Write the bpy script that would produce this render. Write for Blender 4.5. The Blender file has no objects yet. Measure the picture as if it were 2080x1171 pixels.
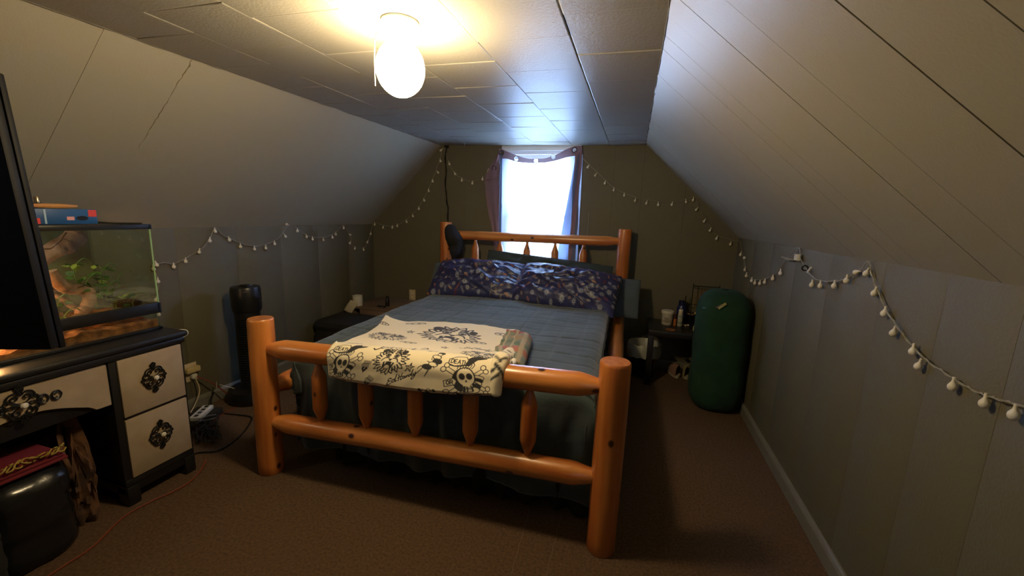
import bpy, bmesh, math, random
import numpy as np
from mathutils import Vector, Matrix, noise
random.seed(7)
S = bpy.context.scene
COL = S.collection
PI = math.pi

# ------------------------------------------------------------------ camera
YAW, PITCH, ROLL, FPX, CAMZ = -0.28092, 0.17696, 0.034857, 825.97, 1.3232
fw = Vector((math.sin(YAW)*math.cos(PITCH), math.cos(YAW)*math.cos(PITCH), -math.sin(PITCH)))
r0 = Vector((math.cos(YAW), -math.sin(YAW), 0)); u0 = r0.cross(fw)
rt = r0*math.cos(ROLL) + u0*math.sin(ROLL); up = -r0*math.sin(ROLL) + u0*math.cos(ROLL)
cd = bpy.data.cameras.new('camera'); cd.sensor_width = 36; cd.lens = FPX/2080*36; cd.clip_start = .02
cam = bpy.data.objects.new('camera', cd); COL.objects.link(cam)
M = Matrix((rt, up, -fw)).transposed().to_4x4(); M.translation = (0, 0, CAMZ)
cam.matrix_world = M
S.camera = cam
EYE = Vector((0, 0, CAMZ))
def at(u, v, x=None, y=None, z=None):
    """photo measurement -> point on a known plane of the room"""
    d = fw + rt*((u-1040)/FPX) - up*((v-585.5)/FPX)
    if x is not None: t = x/d.x
    elif y is not None: t = y/d.y
    else: t = (z-CAMZ)/d.z
    return EYE + d*t

# ------------------------------------------------------------------ light
S.view_settings.view_transform = 'Standard'; S.view_settings.look = 'None'
S.view_settings.exposure = 0.28; S.view_settings.gamma = 1.0
S.view_settings.use_curve_mapping = False
w = bpy.data.worlds.new('sky'); S.world = w; w.use_nodes = True
bg = w.node_tree.nodes['Background']; bg.inputs[0].default_value = (.50, .72, 1, 1); bg.inputs[1].default_value = 22.0
LAMP_COL = (1.0, .76, .42); LAMP_EMIT = 125.0

# ------------------------------------------------------------------ materials
def lin(h):
    h = h.lstrip('#'); c = [int(h[i:i+2], 16)/255 for i in (0, 2, 4)]
    return tuple(x/12.92 if x <= .04045 else ((x+.055)/1.055)**2.4 for x in c) + (1,)
def mat(name, col, rough=.6, metal=0, col2=None, scale=20, bump=0, bscale=200, coat=0, spec=None, sheen=0, detail=4):
    m = bpy.data.materials.new(name); m.use_nodes = True
    nt = m.node_tree; b = nt.nodes['Principled BSDF']
    col = lin(col) if isinstance(col, str) else tuple(col)+(1,)
    b.inputs['Base Color'].default_value = col
    b.inputs['Roughness'].default_value = rough; b.inputs['Metallic'].default_value = metal
    if coat: b.inputs['Coat Weight'].default_value = coat; b.inputs['Coat Roughness'].default_value = .15
    if spec is not None: b.inputs['Specular IOR Level'].default_value = spec
    if sheen: b.inputs['Sheen Weight'].default_value = sheen
    tc = None
    if col2 or bump:
        tc = nt.nodes.new('ShaderNodeTexCoord')
    if col2:
        col2 = lin(col2) if isinstance(col2, str) else tuple(col2)+(1,)
        n = nt.nodes.new('ShaderNodeTexNoise'); n.inputs['Scale'].default_value = scale; n.inputs['Detail'].default_value = detail
        nt.links.new(tc.outputs['Object'], n.inputs['Vector'])
        r = nt.nodes.new('ShaderNodeValToRGB'); r.color_ramp.elements[0].position = .35; r.color_ramp.elements[1].position = .65
        r.color_ramp.elements[0].color = col; r.color_ramp.elements[1].color = col2
        nt.links.new(n.outputs['Fac'], r.inputs['Fac']); nt.links.new(r.outputs['Color'], b.inputs['Base Color'])
    if bump:
        n = nt.nodes.new('ShaderNodeTexNoise'); n.inputs['Scale'].default_value = bscale; n.inputs['Detail'].default_value = 3
        nt.links.new(tc.outputs['Object'], n.inputs['Vector'])
        bp = nt.nodes.new('ShaderNodeBump'); bp.inputs['Strength'].default_value = bump; bp.inputs['Distance'].default_value = .004
        nt.links.new(n.outputs['Fac'], bp.inputs['Height']); nt.links.new(bp.outputs['Normal'], b.inputs['Normal'])
    return m
def mat_attr(name, rough=.85, bump=.15, bscale=400, sheen=.1, attr='Col', coat=0):
    m = mat(name, (1, 1, 1), rough, bump=bump, bscale=bscale, sheen=sheen, coat=coat)
    nt = m.node_tree; a = nt.nodes.new('ShaderNodeAttribute'); a.attribute_name = attr
    nt.links.new(a.outputs['Color'], nt.nodes['Principled BSDF'].inputs['Base Color'])
    return m
def mat_wood(name, c1, c2, knot, axis=2, rough=.32, coat=.4, scale=1.0):
    """varnished log: grain stretched along the local axis, plus a few dark knots"""
    m = bpy.data.materials.new(name); m.use_nodes = True
    nt = m.node_tree; b = nt.nodes['Principled BSDF']; b.inputs['Roughness'].default_value = rough
    b.inputs['Coat Weight'].default_value = coat; b.inputs['Coat Roughness'].default_value = .22
    tc = nt.nodes.new('ShaderNodeTexCoord'); mp = nt.nodes.new('ShaderNodeMapping')
    sc = [26*scale]*3; sc[axis] = 1.6*scale; mp.inputs['Scale'].default_value = sc
    nt.links.new(tc.outputs['Object'], mp.inputs['Vector'])
    n = nt.nodes.new('ShaderNodeTexNoise'); n.inputs['Scale'].default_value = 1; n.inputs['Detail'].default_value = 6
    nt.links.new(mp.outputs['Vector'], n.inputs['Vector'])
    r = nt.nodes.new('ShaderNodeValToRGB'); r.color_ramp.elements[0].position = .3; r.color_ramp.elements[1].position = .7
    r.color_ramp.elements[0].color = lin(c1); r.color_ramp.elements[1].color = lin(c2)
    nt.links.new(n.outputs['Fac'], r.inputs['Fac'])
    n3 = nt.nodes.new('ShaderNodeTexNoise'); n3.inputs['Scale'].default_value = 3.2; n3.inputs['Detail'].default_value = 2
    nt.links.new(tc.outputs['Object'], n3.inputs['Vector'])
    mv = nt.nodes.new('ShaderNodeMapRange'); mv.inputs['To Min'].default_value = .55; mv.inputs['To Max'].default_value = 1.45
    nt.links.new(n3.outputs['Fac'], mv.inputs['Value'])
    hs = nt.nodes.new('ShaderNodeHueSaturation'); nt.links.new(mv.outputs['Result'], hs.inputs['Value']); nt.links.new(r.outputs['Color'], hs.inputs['Color'])
    mp2 = nt.nodes.new('ShaderNodeMapping'); s2 = [9.0*scale]*3; s2[axis] = 6.5*scale; mp2.inputs['Scale'].default_value = s2
    nt.links.new(tc.outputs['Object'], mp2.inputs['Vector'])
    v = nt.nodes.new('ShaderNodeTexVoronoi'); v.inputs['Scale'].default_value = 1
    nt.links.new(mp2.outputs['Vector'], v.inputs['Vector'])
    r2 = nt.nodes.new('ShaderNodeValToRGB'); r2.color_ramp.elements[0].position = .07; r2.color_ramp.elements[1].position = .13
    r2.color_ramp.elements[0].color = (1, 1, 1, 1); r2.color_ramp.elements[1].color = (0, 0, 0, 1)
    nt.links.new(v.outputs['Distance'], r2.inputs['Fac'])
    mx = nt.nodes.new('ShaderNodeMix'); mx.data_type = 'RGBA'; mx.inputs['B'].default_value = lin(knot)
    nt.links.new(r2.outputs['Color'], mx.inputs['Factor']); nt.links.new(hs.outputs['Color'], mx.inputs['A'])
    nt.links.new(mx.outputs['Result'], b.inputs['Base Color'])
    bp = nt.nodes.new('ShaderNodeBump'); bp.inputs['Strength'].default_value = .12; bp.inputs['Distance'].default_value = .004
    nt.links.new(n.outputs['Fac'], bp.inputs['Height']); nt.links.new(bp.outputs['Normal'], b.inputs['Normal'])
    return m
def mat_emit(name, col, st):
    m = bpy.data.materials.new(name); m.use_nodes = True
    b = m.node_tree.nodes['Principled BSDF']; b.inputs['Base Color'].default_value = tuple(col)+(1,)
    b.inputs['Emission Color'].default_value = tuple(col)+(1,); b.inputs['Emission Strength'].default_value = st
    return m
def mat_glass(name, tint=(.9, 1, .93), rough=.02, clear=.9):
    m = bpy.data.materials.new(name); m.use_nodes = True; nt = m.node_tree
    nt.nodes.remove(nt.nodes['Principled BSDF']); o = nt.nodes['Material Output']
    t = nt.nodes.new('ShaderNodeBsdfTransparent'); t.inputs[0].default_value = tuple(tint)+(1,)
    g = nt.nodes.new('ShaderNodeBsdfGlossy'); g.inputs['Roughness'].default_value = rough
    mx = nt.nodes.new('ShaderNodeMixShader'); mx.inputs[0].default_value = 1-clear
    nt.links.new(t.outputs[0], mx.inputs[1]); nt.links.new(g.outputs[0], mx.inputs[2]); nt.links.new(mx.outputs[0], o.inputs['Surface'])
    return m
def mat_curtain(name, col, transl=.6, transp=.12):
    m = bpy.data.materials.new(name); m.use_nodes = True; nt = m.node_tree
    nt.nodes.remove(nt.nodes['Principled BSDF']); o = nt.nodes['Material Output']
    c = tuple(col)+(1,)
    d = nt.nodes.new('ShaderNodeBsdfDiffuse'); d.inputs[0].default_value = c
    t = nt.nodes.new('ShaderNodeBsdfTranslucent'); t.inputs[0].default_value = c
    p = nt.nodes.new('ShaderNodeBsdfTransparent')
    tc = nt.nodes.new('ShaderNodeTexCoord'); wv = nt.nodes.new('ShaderNodeTexWave'); wv.inputs['Scale'].default_value = 60
    wv.bands_direction = 'Z'; nt.links.new(tc.outputs['Object'], wv.inputs['Vector'])
    bp = nt.nodes.new('ShaderNodeBump'); bp.inputs['Strength'].default_value = .2; bp.inputs['Distance'].default_value = .002
    nt.links.new(wv.outputs['Fac'], bp.inputs['Height']); nt.links.new(bp.outputs['Normal'], d.inputs['Normal'])
    a = nt.nodes.new('ShaderNodeMixShader'); a.inputs[0].default_value = transl
    b = nt.nodes.new('ShaderNodeMixShader'); b.inputs[0].default_value = transp
    nt.links.new(d.outputs[0], a.inputs[1]); nt.links.new(t.outputs[0], a.inputs[2])
    nt.links.new(a.outputs[0], b.inputs[1]); nt.links.new(p.outputs[0], b.inputs[2]); nt.links.new(b.outputs[0], o.inputs['Surface'])
    return m

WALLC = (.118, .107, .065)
M_paint = mat('grey_green_paint_shaded', WALLC, .6, bump=.35, bscale=140)  # knee and back walls: wall paint darkened, their shade put into the colour
M_slope = mat('grey_green_paint_lit', (.34, .315, .245), .40, bump=.12, bscale=160)  # same paint as the knee walls, lightened to imitate the brighter light up there
M_ceil = mat('ceiling_tile_paint_lit', (.30, .285, .25), .40, bump=.25, bscale=110, spec=.38)  # wall paint again, semi-gloss; the ceiling's brightness is put into the colour
M_gap = mat('dark_joint', (.03, .026, .02), .8)
M_carpet = mat('brown_carpet', (.095, .060, .038), .95, col2=(.16, .098, .058), scale=90, bump=.9, bscale=420, detail=8, spec=.1)
M_base = mat('baseboard_paint', (.16, .155, .125), .4, bump=.1)
M_wx = mat_wood('log_varnish_across', '#b2612a', '#d6904a', '#3a1a0a', 0)
M_wz = mat_wood('log_varnish_upright', '#ab5a26', '#cf8541', '#3a1a0a', 2)
M_wy = mat_wood('log_varnish_side', '#b2612a', '#d6904a', '#3a1a0a', 1)
M_end = mat('log_end_grain', '#bd7a40', .4, col2='#a05a28', scale=40, coat=.3)
M_comf = mat('teal_grey_comforter', '#3a484a', .85, col2='#445355', scale=9, bump=.4, bscale=60, sheen=.25)
M_mattress = mat('mattress_ticking', '#8a8880', .9)
M_black = mat('black_plastic', (.010, .010, .011), .32)
M_blackm = mat('black_fabric', (.011, .011, .012), .9, bump=.3, bscale=80)
M_blackpaint = mat('black_desk_paint', (.012, .012, .013), .38, bump=.1, bscale=60)
M_cream = mat('cream_drawer_paint', '#a8967c', .55, col2='#9f8d74', scale=14, bump=.1, bscale=90)
M_white = mat('white_plastic', '#d8d6cc', .45)
M_whitewood = mat('window_white_paint', '#d5d9de', .4)
M_crystal = mat('crystal_knob', '#e5e0d5', .08, spec=.9)
M_metal = mat('dull_metal', '#a9a9a9', .3, metal=1)
M_iron = mat('black_iron', (.014, .014, .015), .45, metal=.4)
M_bulb = mat('frosted_bulb', '#d9d5c8', .5)
M_cord = mat('clear_cord', '#8f8c80', .35)
M_oak = mat_wood('grey_oak_laminate', '#6b5748', '#85705f', '#5a4638', 0, rough=.5, coat=0, scale=.6)
M_greyp = mat('grey_blue_pillow', '#4d5a66', .9, bump=.2, bscale=60, sheen=.2)
M_greenp = mat('dark_green_sheet', '#2d3a38', .85, bump=.2, bscale=70, sheen=.2)
M_grs = mat('green_padded_fabric', '#174029', .95, col2='#113222', scale=6, bump=.5, bscale=40, sheen=.0)

# ------------------------------------------------------------------ mesh helpers
class MB:
    def __init__(s): s.v = []; s.f = []; s.m = []; s.mi = 0; s.mats = []
    def use(s, material):
        if material not in s.mats: s.mats.append(material)
        s.mi = s.mats.index(material); return s
    def add(s, vs, fs):
        o = len(s.v); s.v += [tuple(p) for p in vs]
        for f in fs: s.f.append(tuple(i+o for i in f)); s.m.append(s.mi)
        return s
    def box(s, x0, x1, y0, y1, z0, z1, b=0.0):
        c = [(x0, x1), (y0, y1), (z0, z1)]
        b = min(b, abs(x1-x0)/2.01, abs(y1-y0)/2.01, abs(z1-z0)/2.01)
        if b <= 0:
            vs = [(x, y, z) for x in c[0] for y in c[1] for z in c[2]]
            return s.add(vs, [(0, 1, 3, 2), (4, 6, 7, 5), (0, 4, 5, 1), (2, 3, 7, 6), (0, 2, 6, 4), (1, 5, 7, 3)])
        bm = bmesh.new(); bmesh.ops.create_cube(bm, size=1)
        for v in bm.verts:
            v.co = Vector(((x0+x1)/2+v.co.x*(x1-x0), (y0+y1)/2+v.co.y*(y1-y0), (z0+z1)/2+v.co.z*(z1-z0)))
        bmesh.ops.bevel(bm, geom=bm.edges[:], offset=b, segments=2, profile=.5, affect='EDGES')
        bm.verts.index_update()
        s.add([v.co[:] for v in bm.verts], [[v.index for v in f.verts] for f in bm.faces]); bm.free(); return s
    def tube(s, pts, rad, n=10, cap=True, squash=None):
        pts = [Vector(p) for p in pts]; N = len(pts)
        if not hasattr(rad, '__len__'): rad = [rad]*N
        T = []
        for i in range(N):
            a = pts[max(i-1, 0)]; b = pts[min(i+1, N-1)]; d = (b-a)
            T.append(d.normalized() if d.length > 1e-9 else Vector((0, 0, 1)))
        ref = Vector((0, 0, 1)) if abs(T[0].z) < .9 else Vector((1, 0, 0))
        nrm = (ref - T[0]*ref.dot(T[0])).normalized(); vs = []; fs = []
        for i in range(N):
            nrm = (nrm - T[i]*nrm.dot(T[i]));
            nrm = nrm.normalized() if nrm.length > 1e-6 else T[i].orthogonal().normalized()
            bi = T[i].cross(nrm)
            for k in range(n):
                a = 2*PI*k/n
                vs.append(pts[i] + nrm*math.cos(a)*rad[i] + bi*math.sin(a)*rad[i]*(squash or 1))
        for i in range(N-1):
            for k in range(n):
                fs.append((i*n+k, i*n+(k+1) % n, (i+1)*n+(k+1) % n, (i+1)*n+k))
        if cap: fs.append(tuple(range(n))[::-1]); fs.append(tuple((N-1)*n+k for k in range(n)))
        return s.add(vs, fs)
    def lathe(s, prof, c=(0, 0, 0), n=24, sx=1, sy=1):
        vs = []; fs = []
        for r, z in prof:
            for k in range(n):
                a = 2*PI*k/n; vs.append((c[0]+r*sx*math.cos(a), c[1]+r*sy*math.sin(a), c[2]+z))
        for i in range(len(prof)-1):
            for k in range(n):
                fs.append((i*n+k, i*n+(k+1) % n, (i+1)*n+(k+1) % n, (i+1)*n+k))
        fs.append(tuple(range(n))[::-1]); fs.append(tuple((len(prof)-1)*n+k for k in range(n)))
        return s.add(vs, fs)
    def grid(s, fn, nu, nv):
        vs = [fn(i/(nu-1), j/(nv-1)) for j in range(nv) for i in range(nu)]
        return s.add(vs, [(j*nu+i, j*nu+i+1, (j+1)*nu+i+1, (j+1)*nu+i) for j in range(nv-1) for i in range(nu-1)])
    def build(s, name, material=None, parent=None, smooth=True, loc=None, angle=None):
        me = bpy.data.meshes.new(name); me.from_pydata(s.v, [], s.f)
        for m in (s.mats or [material]): me.materials.append(m)
        if len(s.mats) > 1: me.polygons.foreach_set('material_index', s.m)
        bm = bmesh.new(); bm.from_mesh(me); bmesh.ops.recalc_face_normals(bm, faces=bm.faces[:]); bm.to_mesh(me); bm.free()
        if smooth:
            me.polygons.foreach_set('use_smooth', [True]*len(me.polygons))
            me.set_sharp_from_angle(angle=angle or math.radians(38))
        o = bpy.data.objects.new(name, me); COL.objects.link(o)
        if parent:
            o.parent = parent
            # vertices are in world space; make them relative to the thing
            off = Vector(worldloc(parent))
            if loc is None: me.transform(Matrix.Translation(-off))
        if loc is not None: o.location = loc
        return o
def worldloc(o):
    l = Vector(o.location)
    while o.parent: o = o.parent; l += Vector(o.location)
    return l
def center(o):
    """origin of a top-level mesh to its base centre"""
    me = o.data; co = np.empty(len(me.vertices)*3); me.vertices.foreach_get('co', co); co = co.reshape(-1, 3)
    c = Vector(((co[:, 0].min()+co[:, 0].max())/2, (co[:, 1].min()+co[:, 1].max())/2, co[:, 2].min()))
    me.transform(Matrix.Translation(-c)); o.location = Vector(o.location)+c; return o
def thing(name, label, cat, loc=(0, 0, 0), group=None):
    o = bpy.data.objects.new(name, None); COL.objects.link(o); o.location = loc; o.empty_display_size = .05
    o['label'] = label; o['category'] = cat
    if group: o['group'] = group
    return o
def tag(o, label, cat, group=None):
    center(o); o['label'] = label; o['category'] = cat
    if group: o['group'] = group
    return o
def struct(o): o['kind'] = 'structure'; return o
def spline(pts, n=8):
    """Catmull-Rom through the points"""
    P = [Vector(p) for p in pts]; out = []
    for i in range(len(P)-1):
        a = P[max(i-1, 0)]; b = P[i]; c = P[i+1]; d = P[min(i+2, len(P)-1)]
        for k in range(n):
            t = k/n; out.append(.5*((2*b)+(c-a)*t+(2*a-5*b+4*c-d)*t*t+(3*b-a-3*c+d)*t**3))
    out.append(P[-1]); return out
def sm(t): t = max(0, min(1, t)); return t*t*(3-2*t)
def nz(x, y, z=0): return noise.noise(Vector((x, y, z)))

# ------------------------------------------------------------------ 2D print canvas (flat print on cloth)
class Canvas:
    def __init__(s, W, H, res, bgc):
        s.res = res; s.nx = int(W/res)+1; s.ny = int(H/res)+1; s.W = W; s.H = H; s.boost = 1.25
        s.a = np.zeros((s.ny, s.nx, 3)) + np.array(bgc[:3])
    def _box(s, pts, pad):
        p = np.array(pts)/s.res; q = pad/s.res+2
        x0 = max(0, int(p[:, 0].min()-q)); x1 = min(s.nx, int(p[:, 0].max()+q)+1)
        y0 = max(0, int(p[:, 1].min()-q)); y1 = min(s.ny, int(p[:, 1].max()+q)+1)
        return x0, x1, y0, y1
    def line(s, pts, w, c=(.02, .02, .025)):
        c = np.array(c[:3])
        for a, b in zip(pts[:-1], pts[1:]):
            x0, x1, y0, y1 = s._box([a, b], w)
            if x1 <= x0 or y1 <= y0: continue
            X, Y = np.meshgrid(np.arange(x0, x1)*s.res, np.arange(y0, y1)*s.res)
            dx, dy = b[0]-a[0], b[1]-a[1]; L = dx*dx+dy*dy+1e-12
            t = np.clip(((X-a[0])*dx+(Y-a[1])*dy)/L, 0, 1)
            d = np.hypot(X-a[0]-t*dx, Y-a[1]-t*dy)
            m = np.clip((w*s.boost/2-d)/s.res+.5, 0, 1)[..., None]
            s.a[y0:y1, x0:x1] = s.a[y0:y1, x0:x1]*(1-m)+c*m
    def poly(s, pts, c=(.02, .02, .025)):
        c = np.array(c[:3]); x0, x1, y0, y1 = s._box(pts, 0)
        if x1 <= x0 or y1 <= y0: return
        X, Y = np.meshgrid(np.arange(x0, x1)*s.res, np.arange(y0, y1)*s.res); ins = np.zeros(X.shape, bool)
        n = len(pts)
        for i in range(n):
            ax, ay = pts[i]; bx, by = pts[(i+1) % n]
            if ay == by: continue
            ins ^= ((ay > Y) != (by > Y)) & (X < (bx-ax)*(Y-ay)/(by-ay)+ax)
        s.a[y0:y1, x0:x1][ins] = c
class Pen:
    """unit drawing -> canvas, y down"""
    def __init__(s, cv, ox, oy, sc, rot=0, flip=False): s.cv = cv; s.o = (ox, oy); s.s = sc; s.c = math.cos(rot); s.n = math.sin(rot); s.fl = -1 if flip else 1
    def T(s, p): x = p[0]*s.fl; return (s.o[0]+s.s*(x*s.c-p[1]*s.n), s.o[1]+s.s*(x*s.n+p[1]*s.c))
    def line(s, pts, w=.03, c=(.02, .02, .025)): s.cv.line([s.T(p) for p in pts], w*s.s, c)
    def curve(s, pts, w=.03, c=(.02, .02, .025)):
        q = [(p.x, p.y) for p in spline([(a[0], a[1], 0) for a in pts], 5)]; s.line(q, w, c)
    def poly(s, pts, c=(.02, .02, .025)): s.cv.poly([s.T(p) for p in pts], c)
    def ell(s, cx, cy, rx, ry, fill=None, w=.03, c=(.02, .02, .025), n=18, a0=0, a1=2*PI):
        pts = [(cx+rx*math.cos(a0+(a1-a0)*i/n), cy+ry*math.sin(a0+(a1-a0)*i/n)) for i in range(n+1)]
        if fill is not None: s.poly(pts[:-1], fill)
        if w: s.line(pts, w, c)
GLY = {'D': [[(0, 0), (0, 1), (.4, 1), (.62, .7), (.62, .3), (.4, 0), (0, 0)]], 'E': [[(.55, 0), (0, 0), (0, 1), (.55, 1)], [(0, .5), (.45, .5)]],
       'A': [[(0, 1), (.32, 0), (.64, 1)], [(.12, .65), (.52, .65)]], 'T': [[(0, 0), (.66, 0)], [(.33, 0), (.33, 1)]],
       'H': [[(0, 0), (0, 1)], [(.6, 0), (.6, 1)], [(0, .5), (.6, .5)]], 'O': [[(.3, 0), (.6, .25), (.6, .75), (.3, 1), (0, .75), (0, .25), (.3, 0)]],
       'R': [[(0, 1), (0, 0), (.45, 0), (.58, .25), (.45, .5), (0, .5)], [(.28, .5), (.6, 1)]]}
def word(pen, txt, x, y, h, w, slope=0, c=(.02, .02, .025)):
    for i, ch in enumerate(txt):
        ox = x+i*h*.85
        for st in GLY[ch]: pen.line([(ox+p[0]*h, y+slope*i*h+p[1]*h) for p in st], w, c)
def signature(pen, w=.035):
    # cursive "Ed Hardy" with the long swash below and loop on the y
    pen.curve([(-1.35, .42), (-1.25, .5), (-1.1, .42), (-.98, .3)], w)
    pen.curve([(-.72, -.02), (-.85, -.1), (-.98, 0), (-.9, .1), (-.8, .1), (-.93, .12), (-1.02, .25), (-.92, .36), (-.72, .28)], w)
    pen.curve([(-.5, .08), (-.62, .06), (-.68, .18), (-.58, .26), (-.48, .14), (-.36, -.28), (-.44, .1), (-.4, .26), (-.32, .2)], w)
    pen.curve([(-.2, -.2), (-.16, .02), (-.2, .26)], w); pen.curve([(.06, -.26), (-.02, 0), (-.02, .22), (.06, .2)], w); pen.curve([(-.26, .06), (-.1, -.02), (.1, .0)], w)
    pen.curve([(.26, .04), (.16, .02), (.12, .14), (.2, .18), (.28, .04), (.28, .16), (.34, .14)], w)
    pen.curve([(.36, .02), (.4, .14), (.42, .02), (.5, 0)], w)
    pen.curve([(.64, -.02), (.54, 0), (.52, .1), (.6, .12), (.7, -.02), (.8, -.36), (.72, .04), (.76, .12)], w)
    pen.curve([(.84, -.04), (.84, .08), (.94, .06), (1.0, -.08), (.94, .2), (.78, .4), (.72, .3), (.9, .12), (1.2, -.1), (1.45, -.34), (1.3, -.5), (1.1, -.36)], w)
def skull(p):
    B = (.02, .02, .025); W = (.86, .76, .55)
    for a, b in (((-.9, -.45), (.85, .75)), ((.9, -.35), (-.8, .8))):     # crossed bones
        dx, dy = b[0]-a[0], b[1]-a[1]; L = math.hypot(dx, dy); nx, ny = -dy/L*.09, dx/L*.09
        q = [(a[0]+nx, a[1]+ny), (b[0]+nx, b[1]+ny), (b[0]-nx, b[1]-ny), (a[0]-nx, a[1]-ny)]
        p.poly(q, W); p.line(q+[q[0]], .03)
        for e in (a, b):
            p.ell(e[0]+nx*1.3, e[1]+ny*1.3, .12, .12, W); p.ell(e[0]-nx*1.3, e[1]-ny*1.3, .12, .12, W)
    p.ell(-.05, .18, .56, .60, B, 0)
    for k in range(5):                                                     # wrapped snake / ribbon
        p.ell(.42-.08*k, .1+.14*k, .42, .16, B if k % 2 else W, .03)
    p.poly([(-.12, -.72), (.2, -1.02), (.72, -1.12), (.95, -1.06), (.9, -.9), (.5, -.8), (.2, -.52), (0, -.5)], B)   # knife
    p.poly([(.55, -1.08), (.72, -1.12), (.95, -1.06), (.9, -.98), (.6, -.98)], W)
    p.ell(0, .02, .42, .46, W, .045)
    p.ell(-.16, -.0, .12, .14, B); p.ell(.17, .0, .12, .14, B)
    p.poly([(-.05, .28), (0, .14), (.06, .28)], B)
    p.poly([(-.24, .42), (.26, .42), (.2, .72), (-.18, .72)], W); p.line([(-.24, .42), (-.18, .72), (.2, .72), (.26, .42)], .035)
    for k in range(6): p.line([(-.16+.07*k, .5), (-.15+.065*k, .66)], .022)
    p.line([(-.22, .57), (.24, .57)], .03)
    for k in range(7): p.curve([(-.35+.11*k, -.38), (-.3+.12*k, -.55), (-.36+.12*k, -.66)], .03)
    for k in range(9):
        a = random.uniform(.6, 2.6); p.line([(math.cos(a)*.5, math.sin(a)*.5), (math.cos(a)*.72, math.sin(a)*.72)], .05)
    p.poly([(-.5, .7), (-.3, .85), (.1, .92), (.45, .85), (.6, .98), (0, 1.05), (-.55, .95)], B)
    p.curve([(-.8, -.78), (-.72, -.58), (-.4, -.5), (.0, -.56), (.12, -.72)], .04)            # DEATH ribbon
    p.poly([(-.8, -.86), (-.5, -.98), (-.05, -1.0), (.1, -.78), (0, -.58), (-.5, -.52), (-.78, -.62)], W)
    p.line([(-.8, -.86), (-.5, -.98), (-.05, -1.0), (.1, -.78), (0, -.58), (-.5, -.52), (-.78, -.62), (-.8, -.86)], .03)
    word(p, 'DEATH', -.70, -.86, .19, .034, .12)
    p.poly([(-.95, .2), (-.55, .08), (-.42, .2), (-.5, .38), (-.92, .46)], W); p.line([(-.95, .2), (-.55, .08), (-.42, .2), (-.5, .38), (-.92, .46), (-.95, .2)], .03)
    word(p, 'OR', -.84, .19, .18, .034, -.1)
def tiger(p):
    B = (.02, .02, .025); W = (.86, .76, .55); R = random.Random(5)
    n = 40; out = []
    for k in range(n):
        a = 2*PI*k/n; r = (1.0 if k % 2 else .78)*(1.0+.15*R.random()); out.append((r*math.cos(a)*.95, r*math.sin(a)*.8))
    p.line(out+[out[0]], .045)
    for k in range(26):
        a = 2*PI*k/26; r1 = .62+.1*R.random(); p.line([(r1*math.cos(a)*.95, r1*math.sin(a)*.8), (.86*math.cos(a+.08)*.95, .86*math.sin(a+.08)*.8)], .06)
    for sx in (-1, 1):
        p.ell(sx*.26, -.25, .13, .08, W, .045); p.ell(sx*.26, -.25, .05, .05, B)
        p.curve([(sx*.1, -.4), (sx*.3, -.46), (sx*.5, -.3)], .07); p.curve([(sx*.12, -.1), (sx*.36, -.08), (sx*.5, .1)], .05)
        p.ell(sx*.6, -.55, .16, .14, B)
        for k in range(3): p.curve([(sx*.1, -.62+.09*k), (sx*.25, -.66+.09*k), (sx*.36, -.58+.09*k)], .04)
    p.poly([(-.14, -.06), (.14, -.06), (0, .1)], B)
    p.poly([(-.34, .16), (0, .1), (.34, .16), (.26, .56), (-.26, .56)], B)
    p.ell(0, .42, .16, .12, W, .02)
    for sx in (-1, 1):
        p.poly([(sx*.24, .16), (sx*.16, .15), (sx*.2, .32)], W); p.poly([(sx*.2, .56), (sx*.12, .56), (sx*.16, .42)], W)
def star(p):
    q = []
    for k in range(10):
        a = -PI/2+PI*k/5; r = 1 if k % 2 == 0 else .42; q.append((r*math.cos(a), r*math.sin(a)))
    p.line(q+[q[0]], .12)
    for k in range(0, 10, 2): p.poly([q[k], (0, 0), q[(k+1) % 10]])
def dagger(p):
    W = (.86, .76, .55)
    p.poly([(-.1, -.2), (.14, -.2), (.02, 1.3)], W); p.line([(-.1, -.2), (.02, 1.3), (.14, -.2)], .05)
    for k in range(4): p.ell(.3*math.sin(k*1.4), -.5+.34*k, .42, .2, (.02, .02, .025) if k % 2 else W, .06)
    p.ell(.15, -1.0, .32, .16, (.02, .02, .025)); p.ell(.1, -.8, .22, .14, W, .05)
    for k in range(8): a = k*.8; p.line([(.35*math.cos(a), .1+.3*math.sin(a)), (.55*math.cos(a), .1+.5*math.sin(a))], .05)
def heart(p):
    p.poly([(0, .9), (-.5, .2), (-.3, -.1), (0, .1), (.3, -.1), (.5, .2)])
    p.ell(-.05, .25, .12, .1, (.86, .76, .55), .02)
    for k in range(6): x = -.5+.2*k; p.curve([(x, .0), (x-.12, -.4), (x+.08, -.6), (x+.02, -.95)], .07)
def eyes(p):
    p.ell(0, 0, .9, .28, None, .08); p.ell(-.3, 0, .14, .1, (.02, .02, .025)); p.ell(.3, 0, .14, .1, (.02, .02, .025)); p.curve([(-.9, -.2), (0, -.45), (.9, -.2)], .07)

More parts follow.
